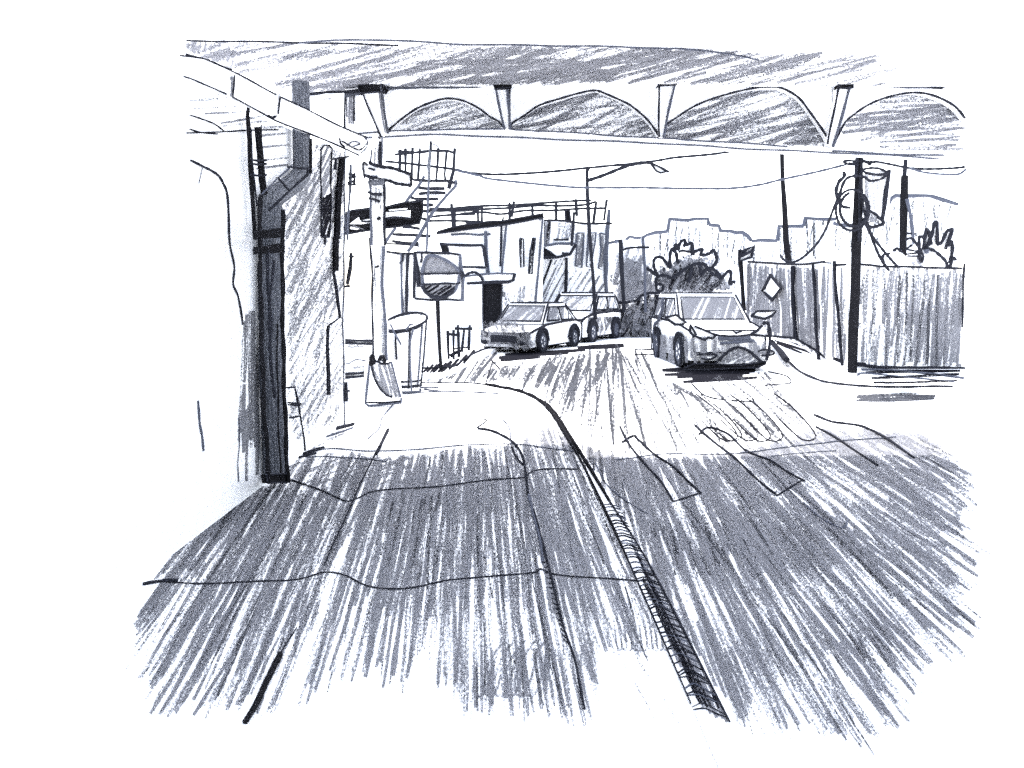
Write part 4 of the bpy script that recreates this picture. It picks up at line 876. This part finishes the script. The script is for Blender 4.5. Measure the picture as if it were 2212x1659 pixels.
for pl, a, w_ in ((FA, Y2(155,220, 160,500, 175,800, 185,1010), 6.5), (FC, Y2(375,190, 395,500, 410,900, 435,1230), 5), (FC, Y2(605,165, 625,520, 660,900, 690,1290), 5), (FB, U2(1960,790, 1950,1000, 1935,1500, 1930,1659), 3)):
    m = MB(); m.line(pl, a, w_, 'ink', off=.05, amp=.5); m.build('post', fe)
# diamond sign on the fence
q = Plane(FA.at(1667, 622, .12), FA.n); m = MB(); a = Z7(1910,960, 2045,1130, 1940,1275, 1815,1155)
m.slab(q, a, .03, 'paper', 5, 'ink'); m.line(q, Z7(1890,985, 1840,1130), 3); o = m.build('diamond_sign', None, q.at(1667,622)); tag(o, 'small blank white diamond sign fixed to the fence boards', 'sign')
# blade sign post at the street end
q = front(27.5)
bs = thing('street_name_post', (q.at(1617, 700).x, 27.5, 0), 'black post with a slanted blade sign at the far end of the fence', 'sign post')
m = MB(); m.tube([q.at(*p) for p in Z7(1545,650, 1545,780, 1560,950, 1575,1180, 1590,1400)], 9, 'black', .6); m.build('post', bs)
m = MB(); m.slab(front(27.4), Z7(1560,685, 1710,605, 1685,745, 1540,790), .05, 'paper', 5, 'ink'); m.line(front(27.3), Z7(1565,715, 1690,665), 5); m.line(front(27.3), Z7(1560,740, 1680,680), 3); m.build('blade', bs)

# ================================================================== FOLIAGE
def scrib(m, pl, cx, cy, rx, ry, n, depth, r=(5, 13), mats=('pencil', 'pencil', 'pencil', 'midpencil'), pr=.40):
    """leaf clumps: small curled strokes spread through the crown's volume"""
    y0 = pl.p.y
    for _ in range(n):
        while True:
            a, b, c = (random.uniform(-1, 1) for _ in range(3))
            if a*a + b*b + c*c < 1: break
        f = front(y0 + c * depth); X = cx + a*rx; Y = cy + b*ry; R = random.uniform(*r); t0 = random.uniform(0, 360); sw = random.uniform(120, 260)
        m.stroke(f, circle(X, Y, R*random.uniform(.5, 1), R, 7, t0, t0 + sw), random.uniform(4, 8), random.choice(mats), pr + random.uniform(-.1, .1), step=5, amp=.4)
def lump(m, y0, cx, cy, rx, ry, depth, mat='paper'):
    """rough leafy core so that the crown is solid"""
    n1, n2 = 9, 14; ids = []
    f = front(y0); c = f.at(cx, cy); sx = wpx(rx, c); sz = wpx(ry, c)
    for i in range(n1 + 1):
        a = math.pi * i / n1; row = []
        for k in range(n2):
            b = 2*math.pi*k/n2; j = random.uniform(.86, 1.08)
            row.append(m.vert((c.x + sx*math.sin(a)*math.cos(b)*j, c.y + depth*math.sin(a)*math.sin(b)*j, c.z + sz*math.cos(a)*j), .4))
        ids.append(row)
    for i in range(n1):
        for k in range(n2):
            l = (k+1) % n2; m.face([ids[i][k], ids[i+1][k], ids[i+1][l], ids[i][l]], mat)
# round bushy tree behind the big car
TD = 33.0; q = front(TD - 1.6)
tt = thing('bushy_tree', (front(TD).at(1500, 700).x, TD, 0), 'round bushy tree with scalloped leaf clumps showing above the facing car', 'tree')
m = MB(); m.tube([front(TD).at(*p) for p in D(1500,712, 1500,660, 1496,600)], 16, 'grey'); m.build('trunk', tt)
m = MB()
for (x, y, rx, ry) in ((1440,600,34,38), (1480,575,34,34), (1520,575,34,32), (1545,600,36,34), (1500,615,60,36), (1570,622,26,18), (1460,628,40,24)): lump(m, TD, x, y, rx*.9, ry*.9, 1.2)
scrib(m, q, 1500, 612, 88, 26, 220, .9); scrib(m, q, 1505, 578, 50, 28, 100, .9); scrib(m, q, 1440, 605, 28, 32, 60, .9)
q = front(TD - 2.9)
m.hatch(q, Z7(640,900, 820,740, 940,700, 1060,780, 1180,850, 1330,990, 1480,1130, 1260,1190, 640,1180, 600,1000), ang=70, pitch=9, w=8, pr=.46, jit=8, dang=9)
m.hatch(q, Z7(680,940, 840,800, 1040,780, 1180,860, 1300,1000, 1420,1140, 1240,1180, 660,1170), ang=60, pitch=9, w=7, pr=.34, jit=8, dang=14, mat='blackpencil')
for a, w_ in ((Z7(390,890, 420,890, 470,930, 525,970), 6), (Z7(525,960, 490,880, 480,800, 500,755, 545,740, 590,755, 640,820, 690,885), 5.5), (Z7(690,880, 680,760, 690,670, 720,635, 760,640, 785,640, 800,580, 830,540, 865,535, 870,580), 5.5), (Z7(735,580, 785,635), 9), (Z7(720,650, 760,700, 770,780, 795,815), 6), (Z7(790,680, 830,662, 935,680), 4.6), (Z7(845,605, 900,585, 955,580, 952,720), 8), (Z7(960,720, 980,680, 1040,655, 1075,650, 1065,710, 1110,715, 1180,690, 1210,655, 1240,690, 1255,740, 1250,800, 1200,870), 6), (Z7(515,1080, 510,1020, 540,980, 590,965, 650,975, 705,998, 800,940, 880,880, 960,835, 1040,820, 1100,830, 1140,870, 1200,950, 1260,970), 5.5), (Z7(515,1080, 520,1140, 560,1165, 590,1150, 595,1100, 560,1075, 515,1078), 5), (Z7(950,850, 930,960, 905,1050), 8), (Z7(1040,830, 1055,900, 1065,970), 6), (Z7(1065,970, 1120,900, 1180,880, 1240,910, 1320,990, 1350,960, 1415,905, 1430,980, 1415,1070, 1460,1045, 1485,1055), 5.5), (Z7(1240,940, 1300,1000, 1330,1000), 7)):
    m.line(q, a, w_, 'ink', sm=True, amp=.3)
m.build('crown', tt)
# pale tall hedge with posts, dark hedge below
HD = 34; hq = front(HD)
hg = thing('tall_hedge', (hq.at(1360, 700).x, HD, 0), 'tall pale hedge filling the gap between shop building and bushy tree', 'hedge')
m = MB()
for (x, y, rx, ry) in ((1345,600,32,80), (1385,590,30,72), (1410,640,22,50), (1365,660,50,40)): lump(m, HD+1, x, y, rx, ry, 1.0)
q = front(HD - .3)
m.hatch(q, Z7(0,720, 130,570, 280,560, 340,700, 420,740, 500,950, 570,1180, 380,1200, 180,1300, 0,1380), ang=72, pitch=9, w=9, pr=.40, jit=14, dang=7)
m.hatch(q, Z7(0,980, 200,870, 380,860, 560,1180, 200,1290, 0,1370), ang=70, pitch=9, w=9, pr=.44, jit=10, dang=8)
scrib(m, q, 1360, 620, 36, 70, 40, .5, (8, 16)); m.hatch(q, Z7(120,760, 380,700, 480,900, 560,1180, 200,1290, 60,1300, 80,900), ang=80, pitch=8, w=8, pr=.48, jit=10, dang=6)
m.build('foliage', hg)
HD3 = 30; q = front(HD3 - .9)
dh = thing('dark_bush', (front(HD3).at(1375, 700).x, HD3, 0), 'dense dark bush at street level left of the facing car', 'bush')
m = MB()
for (x, y, rx, ry) in ((1345,695,36,42), (1385,690,44,50), (1415,680,24,46)): lump(m, HD3, x, y+4, rx, ry, .8)
dz = Z7(0,1370, 60,1300, 200,1300, 330,1230, 400,1180, 560,1180, 590,1240, 540,1500, 490,1600, 480,1659)+Z8(230,740, 160,880, 60,810, 0,800)+[(1325,735), (1322,690)]
m.hatch(q, dz, ang=74, pitch=7, w=9, pr=.46, jit=8, dang=8, mat='pencil'); m.hatch(q, dz, ang=66, pitch=10, w=9, pr=.38, jit=6, dang=8, mat='blackpencil')
scrib(m, q, 1375, 690, 48, 44, 120, .3, (6, 14))
m.line(q, Z7(0,1390, 50,1310, 150,1305, 280,1270, 340,1215, 420,1185, 560,1180), 5, 'ink', sm=True)
m.build('foliage', dh)
gt = thing('gate_frame', (front(29).at(1365, 700).x, 28.9, 0), 'two thin upright posts joined by a crossbar in front of the tall hedge', 'gate frame')
q = front(28.9)
m = MB(); m.tube([q.at(*p) for p in Z7(75,525, 85,800, 100,1100, 115,1300, 110,1420)], 7, 'ink'); m.build('post', gt)
m = MB(); m.tube([q.at(*p) for p in Z7(350,495, 360,700, 375,880, 375,1180, 380,1420)], 5, 'lead'); m.build('post', gt)
m = MB(); m.line(q, Z7(85,668, 150,640, 270,628, 430,625), 4.4, 'ink', sm=True); m.build('crossbar', gt)
# shrubs above the fence on the right
q = front(17.6)
s1 = MB(); lump(s1, 17.8, 1925, 566, 26, 26, .5); 
for a in (U2(940,880, 880,820, 855,740, 870,680, 920,655, 1000,690, 1035,710, 1015,620, 1045,585, 1090,610, 1110,650),): s1.line(q, a, 4.6, 'ink', sm=True)
scrib(s1, front(17.7), 1928, 562, 18, 18, 16, .2, (3, 7)); s1.tube([front(17.8).at(1925,600), front(17.8).at(1925,781)], 8, 'lead')
o = s1.build('small_shrub', None, front(17.8).at(1925,781)); tag(o, 'small rounded shrub peeping over the fence left of the rightmost pole', 'shrub')
s2 = MB(); lump(s2, 17.2, 1992, 558, 26, 34, .5)
q = front(16.7)
for a, w_ in ((U2(1170,480, 1200,455, 1250,460, 1300,510, 1360,600, 1395,690, 1385,760, 1350,775, 1345,700), 4.6), (U2(1190,590, 1250,545), 4), (U2(1170,600, 1290,620, 1340,620), 3.4), (U2(1180,665, 1340,650), 3.4), (U2(1190,695, 1320,700), 3.4), (U2(1350,760, 1345,600, 1350,450, 1380,432, 1410,450), 5)): s2.line(q, a, w_, 'ink', sm=True)
scrib(s2, q, 1980, 560, 14, 26, 18, .2, (3, 7)); s2.tube([front(17).at(1992,590), front(17).at(1992,781)], 8, 'lead')
o = s2.build('domed_shrub', None, front(17).at(1992,781)); tag(o, 'domed shrub with barred lines just right of the rightmost pole', 'shrub')
pf = thing('spiky_plant', (front(16.9).at(2030,700).x, 16.9, 0), 'spiky plant with tall pointed leaves above the fence at far right', 'plant')
q = front(16.9)
for a in (U2(1405,605, 1420,440, 1450,335, 1490,400, 1510,545), U2(1430,600, 1520,380, 1560,235, 1595,270, 1600,540), U2(1600,540, 1660,500, 1720,370, 1780,335, 1790,360, 1700,600), U2(1740,560, 1770,490, 1800,560, 1790,700, 1760,790)):
    m = MB(); b = smooth(a, 4); m.slab(q, b, .03, 'paper'); m.line(front(16.85), a, 5.4, 'ink', sm=True); m.build('leaf', pf)
m = MB(); m.tube([q.at(2025,580), q.at(2030,680), q.at(2030,782)], 9, 'lead'); m.line(front(16.8), U2(1430,580, 1540,620, 1640,690, 1720,780, 1745,900, 1800,720, 1840,740), 5, 'ink', sm=True); m.line(front(16.8), U2(1440,600, 1445,660), 9, 'lead'); m.build('stem', pf)

# ================================================================== DISTANT SKYLINE
def skyl(label, d, top, base=660, dep=5, ncl=None):
    q = front(d); m = MB(); xs = [p[0] for p in top]
    m.slab(q, top + [(xs[-1], base), (xs[0], base)], dep, 'paper')
    m.line(q, top, 6, 'lead', amp=.4)
    x = xs[0] + 6
    while x < xs[-1] - 12:
        yt = max(top[0][1], 0)
        for a, b in zip(top, top[1:]):
            if a[0] <= x <= b[0] and b[0] > a[0]: yt = a[1] + (b[1]-a[1])*(x-a[0])/(b[0]-a[0])
        L = random.uniform(45, 85)
        m.stroke(q, [(x, yt + 3), (x + random.uniform(-5, 5), yt + L)], 5, 'midpencil', .40, step=12)
        m.stroke(q, smooth([(x, yt + L), (x + 4, yt + L + 7), (x + 10, yt + L*.6), (x + 16, yt + 14)]), 3.4, 'midpencil', .38, step=10)
        x += random.uniform(15, 30)
    o = m.build('distant_building', None, q.at((xs[0]+xs[-1])/2, base)); tag(o, label, 'building', 'pale buildings on the skyline')
skyl('low pale skyline building behind the tall hedge, with a bumpy roofline', 86, Z7(0,550, 70,545, 130,540, 190,490, 260,508, 350,505, 400,470, 500,440, 640,428))
skyl('tallest pale skyline block directly above the bushy tree', 91, Z7(640,428, 655,400, 675,275, 800,285, 900,290, 1000,270, 1150,268, 1160,345))
skyl('stepped pale skyline building going down from the tallest block to the diamond sign', 87, Z7(1162,345, 1280,355, 1305,415, 1420,420, 1500,440, 1570,435, 1640,480, 1690,545))
skyl('low flat pale skyline roof left of the bare pole near the diamond sign', 85, Z7(1690,545, 1800,530, 2000,540))
skyl('pale skyline block behind the bare pole near the diamond sign', 90, Z7(2002,540, 2015,360, 2100,370)+Y1(130,940, 270,940))
skyl('pale skyline block between the bare pole and the utility pole', 92, Y1(272,940, 290,850, 450,860, 622,860))
skyl('low pale skyline roof directly left of the utility pole', 86, Y1(600,905, 624,912, 700,925, 880,938))
skyl('pale skyline building seen between transformer and rightmost pole', 88, Y1(882,780, 1000,768, 1170,750, 1195,690, 1225,630, 1262,608, 1340,612))
skyl('pale skyline building at the right end of the skyline behind the spiky plant', 90, Y1(1342,612, 1480,612, 1580,608, 1650,612, 1940,700))

# ================================================================== CARS
def car(name, loc, yaw, L, Wd, H, label, prof, roof, hoodz, extra=None, dark=.45, w=4.2, body_mat='paper'):
    """prof: lower-body outline (y from nose, z); roof: (y front base, y front top, y rear top, y rear base); local nose points to -y"""
    root = thing(name, loc, label, 'car'); root.rotation_euler = (0, 0, yaw)
    R = lambda x, y, z: (Vector((x, y, z)))
    cy, sy = math.cos(yaw), math.sin(yaw); LC = Vector(loc)
    def Wp(p): return Vector((p.x*cy - p.y*sy, p.x*sy + p.y*cy, p.z)) + LC
    class CB(MB):
        def build(s, nm, par):
            o = super().build(nm, par); me = o.data
            for v, p in zip(me.vertices, s.v):
                q = p - LC; v.co = Vector((q.x*cy + q.y*sy, -q.x*sy + q.y*cy, q.z))
            return o
    h = Wd/2
    m = CB()
    def sect(y, inset=0): return y
    ins = lambda y: .10*max(0, 1-y/.5)**2 + .06*max(0, 1-(L-y)/.4)**2      # nose and tail narrow
    n = len(prof)
    lf = [Wp(R(-h + ins(y), y - L/2, z)) for y, z in prof]; rf = [Wp(R(h - ins(y), y - L/2, z)) for y, z in prof]
    lm = [Wp(R(-h + ins(y) + .07, y - L/2, z)) for y, z in prof]
    m.prism(lf, rf, 'paper')
    for ring in (lf, rf): m.tube(ring[1:] , w, 'ink')
    for i, (y, z) in enumerate(prof):
        if i in (1, 3, n-2): m.tube([lf[i], rf[i]], w*.8, 'ink')
    body = m.build('body', root)
    m = CB(); y0, y1, y2, y3 = roof; bz = hoodz; t = .17
    b = [Wp(R(-h+.05, y0-L/2, bz)), Wp(R(h-.05, y0-L/2, bz)), Wp(R(h-.05, y3-L/2, bz)), Wp(R(-h+.05, y3-L/2, bz))]
    u = [Wp(R(-h+t, y1-L/2, H-.04)), Wp(R(h-t, y1-L/2, H-.04)), Wp(R(h-t, y2-L/2, H-.04)), Wp(R(-h+t, y2-L/2, H-.04))]
    u2 = [p + Vector((0, 0, .04)) - (p - sum(u, Vector())/4)*.08 for p in u]
    m.prism(u, b, 'paper'); m.prism(u2, u, 'paper')
    for i in range(4): m.tube([u[i], b[i]], w*.9, 'ink'); m.tube([u2[i], u2[(i+1) % 4]], w, 'ink')
    m.build('cabin', root)
    def lerp4(q4, a, b_): return (q4[0]*(1-a)+q4[1]*a)*(1-b_) + (q4[3]*(1-a)+q4[2]*a)*b_
    def pane(nm, q4, a0, a1, b0, b1, step, mat2='pencil', pr=.5, slant=.25):
        m = CB(); nrm = (q4[1]-q4[0]).cross(q4[3]-q4[0]).normalized()
        cen = sum(q4, Vector())/4
        cc_ = sum(b + u, Vector())/8
        if nrm.dot(cen - cc_) < 0: nrm = -nrm
        q_ = [lerp4(q4, a0, b0) + nrm*.012, lerp4(q4, a1, b0) + nrm*.012, lerp4(q4, a1, b1) + nrm*.012, lerp4(q4, a0, b1) + nrm*.012]
        m.prism(q_, [p - nrm*.01 for p in q_], 'paper')
        m.tube(q_ + [q_[0]], w*.8, 'ink')
        k = a0 - slant
        while k < a1:      # glass drawn with slanting strokes
            lo, hi = max(k, a0), min(k + slant, a1)
            if hi > lo:
                fb = lambda x: (x - k) / slant
                p0 = lerp4(q_n(q4, nrm, .02 + random.uniform(0, .006)), lo, b0 + (b1-b0)*fb(lo)); p1 = lerp4(q_n(q4, nrm, .02 + random.uniform(0, .006)), hi, b0 + (b1-b0)*fb(hi))
                ribbon(m, p0, p1, nrm, random.uniform(6, 10), mat2, pr + random.uniform(-.1, .1))
            k += step * random.uniform(.6, 1.3)
        m.build(nm, root)
    def q_n(q4, nrm, d): return [p + nrm*d for p in q4]
    def ribbon(m, p0, p1, nrm, wid, mat, pr):
        t_ = (p1 - p0)
        if t_.length < .02: return
        sd_ = t_.normalized().cross(nrm) * wpx(wid, p0)/2; u0 = random.random()*900
        k = F/dist(p0); ids = [m.vert(p0-sd_, pr), m.vert(p0+sd_, pr), m.vert(p1+sd_, pr), m.vert(p1-sd_, pr)]
        m.face(ids, mat, [(u0, 0), (u0, wid), (u0+t_.length*k, wid), (u0+t_.length*k, 0)])
    fr4 = [b[0], b[1], u[1], u[0]]; rt4 = [b[1], b[2], u[2], u[1]]; lt4 = [b[3], b[0], u[0], u[3]]; bk4 = [b[2], b[3], u[3], u[2]]
    pane('windscreen', fr4, .06, .94, .12, .9, .07, 'pencil' if dark < .6 else 'blackpencil', dark)
    for q4 in (rt4, lt4):
        pane('side_window', q4, .08, .46, .15, .86, .09, 'pencil' if dark < .6 else 'blackpencil', dark); pane('side_window', q4, .52, .9, .15, .86, .09, 'pencil' if dark < .6 else 'blackpencil', dark)
    pane('rear_window', bk4, .1, .9, .15, .86, .1)
    wr = .33 if H < 1.6 else .37
    for yy in (prof_w[0], prof_w[1]):
        for sx in (-1, 1):
            m = CB()
            def wring(x, r, n=20, a0=0, a1=360): return [Wp(R(x, yy - L/2 + r*math.cos(math.radians(a0+(a1-a0)*i/n)), wr + r*math.sin(math.radians(a0+(a1-a0)*i/n)))) for i in range(n+1)]
            ro, ri = wring(sx*(h+.015), wr)[:-1], wring(sx*(h-.2), wr)[:-1]; m.prism(ro, ri, 'grey', .6)
            m.tube(wring(sx*(h+.02), wr), w*1.2, 'ink')
            tyre = m.build('wheel', root)
            m = CB(); m.prism(wring(sx*(h+.03), wr*.6)[:-1], wring(sx*(h+.012), wr*.6)[:-1], 'paper'); m.tube(wring(sx*(h+.032), wr*.6), w*.8, 'lead')
            for k in range(5):
                a = math.radians(72*k); m.tube([Wp(R(sx*(h+.035), yy-L/2, wr)), Wp(R(sx*(h+.035), yy-L/2+wr*.55*math.cos(a), wr+wr*.55*math.sin(a)))], w*.7, 'lead')
            m.build('rim', tyre)
            m = CB(); m.tube(wring(sx*(h+.02), wr*1.22, a0=0, a1=180), w*1.5, 'ink'); m.build('wheel_arch', root)
    m = CB(); yb = -L/2 + .25; m.prism([Wp(R(-h+.1, -L/2+.12, .13)), Wp(R(h-.1, -L/2+.12, .13)), Wp(R(h-.1, L/2-.2, .13)), Wp(R(-h+.1, L/2-.2, .13))], [Wp(R(-h+.1, -L/2+.12, .3)), Wp(R(h-.1, -L/2+.12, .3)), Wp(R(h-.1, L/2-.2, .3)), Wp(R(-h+.1, L/2-.2, .3))], 'black', .8); m.build('undercarriage', root)
    return root, CB, Wp, R, ribbon, body
def clines(CBc, Wp, root, name, paths, x=None):
    m = CBc()
    for pts, w_, mt in paths: m.tube([Wp(Vector(p)) for p in smooth(pts, 4)], w_, mt)
    return m.build(name, root)
# facing pick-up / sport-utility car in the street
prof_w = (.95, 3.55)
Lc, Wc, Hc = 4.6, 1.86, 1.80
root, CB, Wp, R, rb, body = car('sport_utility_car', (5.03, 16.05 + Lc/2, -.12), 0.0, Lc, Wc, Hc,
    'large pale sport utility car driving towards the viewer in the middle of the street',
    [(.10, .22), (.0, .42), (.02, .80), (.18, .92), (1.35, 1.08), (4.35, 1.12), (4.6, .9), (4.6, .3), (4.4, .2)],
    (1.15, 1.95, 4.1, 4.5), 1.06, dark=.58, w=3.8)
yf = -Lc/2
def fpart(name, parent, fn):
    m = CB(); fn(m); return m.build(name, parent)
FQ = front(16.02)
def hl(m):
    a = Z8(680,665, 700,780, 850,855, 960,830, 980,790, 740,690); m.slab(FQ, a, .06, 'paper'); m.line(front(16.0), Z8(685,665, 682,740, 700,785, 760,820, 850,855, 900,830, 950,835, 985,795), 4.2, 'ink', sm=True); m.line(front(16.0), Z8(680,665, 720,730, 755,800), 3.4)
fpart('headlight', root, hl)
def hr(m):
    a = Z8(1430,780, 1500,745, 1570,665, 1620,740, 1650,800, 1560,800); m.slab(FQ, a, .06, 'paper'); m.line(front(16.0), Z8(1430,785, 1500,740, 1570,670), 5, 'ink'); m.line(front(16.0), Z8(1570,665, 1600,640, 1640,665, 1660,800), 6, 'ink', sm=True); m.line(front(16.0), Z8(1430,795, 1560,803, 1660,810), 4.5)
fpart('headlight', root, hr)
def grl(m):
    m.slab(FQ, Z8(1020,830, 1430,815, 1460,885, 1055,905), .04, 'paper'); m.line(front(16.0), Z8(1020,830, 1200,838, 1420,820), 5.5, 'lead'); m.line(front(16.0), Z8(1025,855, 1300,850, 1425,840), 4, 'lead'); m.line(front(16.0), Z8(1055,895, 1250,885, 1460,870), 5.5, 'lead')
fpart('grille', root, grl)
fpart('emblem', root, lambda m: m.slab(front(15.99), Z8(1198,738, 1250,755, 1310,742, 1320,760, 1270,772, 1245,788, 1220,765), .03, 'ink'))
def itk(m):
    a = smooth(Z8(985,1155, 1050,1080, 1130,1000, 1200,955, 1262,940, 1340,955, 1420,1000, 1500,1070, 1560,1130), 3)
    m.slab(FQ, a, .05, 'paper'); m.line(front(16.0), Z8(985,1155, 1050,1080, 1130,1000, 1200,955, 1262,940, 1340,955, 1420,1000, 1500,1070, 1560,1130), 4.6, 'ink', sm=True)
    m.hatch(front(16.0), a, ang=25, pitch=6, w=6, pr=.48, jit=3)
fpart('air_intake', root, itk)
def fogs(c):
    def f(m): m.slab(FQ, smooth(Z8(*c), 2), .04, 'paper'); m.hatch(front(16.0), smooth(Z8(*c), 2), ang=3, pitch=4, w=5, pr=.5, jit=2); m.line(front(16.0), Z8(*c), 3.2, 'ink', sm=True)
    return f
fpart('fog_light', root, fogs((760,1040, 880,1030, 1005,1040, 960,1080, 900,1095, 820,1075)))
fpart('fog_light', root, fogs((1510,1000, 1600,975, 1700,1000, 1690,1040, 1560,1045)))
def bump(m):
    m.hatch(front(15.99), Z8(600,820, 1020,840, 1040,1020, 980,1150, 740,1150, 610,1120), ang=89, pitch=10, w=8, pr=.52, jit=12)
    m.hatch(front(15.99), Z8(1030,880, 1640,840, 1620,1110, 1450,1130, 1000,1150), ang=89, pitch=10, w=7, pr=.50, jit=12)
    m.hatch(front(15.985), Z8(700,870, 1000,870, 1010,1010, 720,1020), ang=88, pitch=12, w=6, pr=.4, jit=8)
    m.slab(front(16.01), Z8(610,1195, 740,1150, 1280,1165, 1620,1110, 1600,1150, 1500,1200, 900,1215, 600,1215), .1, 'black', 3, 'ink', .8)
    m.line(front(15.99), Z8(730,690, 860,740, 990,790, 1150,805, 1300,800, 1430,780), 4.2, 'ink', sm=True)
    m.line(front(15.99), Z8(1655,800, 1650,900, 1640,1000, 1615,1110), 5, 'ink')
fpart('bumper', root, bump)
sq = side(4.09)
def sp_(m):
    m.hatch(sq, Z8(260,800, 640,800, 600,1180, 340,1220, 290,1150, 260,1000), ang=89, pitch=9, w=8, pr=.52, jit=8)
    m.line(sq, Z8(350,330, 340,480, 300,600, 235,690, 235,850, 260,1000, 275,1150), 5, 'lead', sm=True)
fpart('side_panel', root, sp_)
def mir(c, mt='ink'):
    def f(m): m.slab(front(17.0), Z8(*c), .08, 'paper', 4.2, mt)
    return f
fpart('wing_mirror', root, mir((370,580, 510,548, 630,650, 570,670, 490,670)))
fpart('wing_mirror', root, mir((1420,560, 1490,500, 1740,500, 1690,560, 1600,602, 1530,585)))

# saloon nearest the kerb on the left, and the taller estate behind it
prof_w = (.85, 3.45)
yaw = -math.radians(27)
root, CB, Wp, R, rb, body = car('parked_saloon_car', (.74, 22.9, -.12), yaw, 4.3, 1.75, 1.50,
    'small pale saloon car parked in front of the taller car on the left',
    [(.12, .18), (.02, .30), (.0, .48), (.08, .60), (.35, .70), (1.2, .84), (2.6, .90), (3.6, .92), (4.1, .86), (4.27, .72), (4.3, .3), (4.1, .2)],
    (1.0, 1.65, 3.05, 3.9), .86, dark=.5, w=4)
def nose(wd, z0, z1, z2):
    m = CB(); h = wd/2; y = -4.3/2 - .02
    for z, w_ in ((z0, 5), (z0-.07, 5), (z0-.14, 4)): m.tube([Wp(Vector((-h*.5, y, z))), Wp(Vector((0, y-.02, z+.01))), Wp(Vector((h*.5, y, z-.01)))], w_, 'ink')
    m.build('grille', root)
    for sx in (-1, 1):
        m = CB(); P_ = [Wp(Vector((sx*h*.62, y, z1))), Wp(Vector((sx*h*.9, y+.06, z1+.04))), Wp(Vector((sx*h*.95, y+.1, z1-.1))), Wp(Vector((sx*h*.66, y, z1-.1)))]
        m.prism(P_, [p + Vector((0, .05, 0)) for p in P_], 'paper'); m.tube(P_ + [P_[0]], 4, 'ink'); m.build('headlight', root)
        m = CB(); c = Wp(Vector((sx*h*.72, y, z2))); m.tube([c + Vector((-.1, 0, 0)), c + Vector((.1, 0, 0))], 9, 'ink'); m.build('fog_light', root)
nose(1.75, .50, .60, .32)
m = CB()
for k in range(22):
    x = random.uniform(-.8, .7); z = random.uniform(.25, .8); rb(m, Wp(Vector((x, -2.19, z))), Wp(Vector((x+.25, -2.19, z+.16))), Wp(Vector((0, -5, 0))) - Wp(Vector((0, 0, 0))), 7, 'pencil', .42)
m.build('bumper', root)
prof_w = (.95, 3.6)
root, CB, Wp, R, rb, body = car('parked_estate_car', (2.85, 27.8, -.12), yaw, 4.9, 1.9, 1.85,
    'taller grey-shaded estate car parked behind the small saloon on the left',
    [(.12, .22), (.0, .40), (.0, .72), (.10, .86), (.35, .96), (1.3, 1.08), (3.4, 1.12), (4.3, 1.10), (4.6, .96), (4.7, .7), (4.7, .35), (4.5, .22)],
    (1.1, 1.9, 4.0, 4.5), 1.08, dark=.36, w=4.4)
m = CB()
nx = Wp(Vector((5, 0, 0))) - Wp(Vector((0, 0, 0)))
for k in range(34):
    y = random.uniform(-2.1, 1.9); z = random.uniform(.3, .85); rb(m, Wp(Vector((.94, y, z))), Wp(Vector((.94, min(2.3, y+.45), z+.28))), nx, 6, 'pencil', .38)
m.build('side_panel', root)


# ------------------------------------------------------------------ camera, light
cam = bpy.data.cameras.new('camera'); co = bpy.data.objects.new('camera', cam); COL.objects.link(co)
co.location = CAM; co.rotation_euler = (math.radians(90), 0, 0)
cam.sensor_width = 36; cam.lens = 36 * F / 2212
cam.shift_y = -(829.5 - HY) / 2212
cam.clip_start = .05; cam.clip_end = 2000
S.camera = co
EL, AZ = math.radians(52), math.radians(10)
sd = Vector((math.sin(AZ) * math.cos(EL), math.cos(AZ) * math.cos(EL), math.sin(EL)))
sl = bpy.data.lights.new('sun', 'SUN'); sl.energy = 2.0; sl.angle = math.radians(.5); sl.color = (1, .97, .93)
so = bpy.data.objects.new('sun', sl); COL.objects.link(so); so.rotation_euler = (-sd).to_track_quat('-Z', 'Y').to_euler()
w = bpy.data.worlds.new('World'); S.world = w; w.use_nodes = True
wn = w.node_tree.nodes; wl = w.node_tree.links; wn.clear()
wo = wn.new('ShaderNodeOutputWorld'); bg = wn.new('ShaderNodeBackground'); sk = wn.new('ShaderNodeTexSky')
sk.sky_type = 'NISHITA'; sk.sun_disc = False; sk.sun_elevation = EL; sk.sun_rotation = AZ
sk.air_density = 1.0; sk.dust_density = 2.0; sk.ozone_density = 1.0
bg.inputs['Strength'].default_value = .15
hs = wn.new('ShaderNodeHueSaturation'); hs.inputs['Saturation'].default_value = .45
wl.new(sk.outputs[0], hs.inputs['Color']); wl.new(hs.outputs[0], bg.inputs['Color']); wl.new(bg.outputs[0], wo.inputs['Surface'])
S.view_settings.view_transform = 'Standard'; S.view_settings.look = 'None'
S.view_settings.exposure = 2.35; S.view_settings.gamma = 1
S.cycles.transparent_max_bounces = 48
S.cycles.max_bounces = 8; S.cycles.diffuse_bounces = 5
S.cycles.use_denoising = False
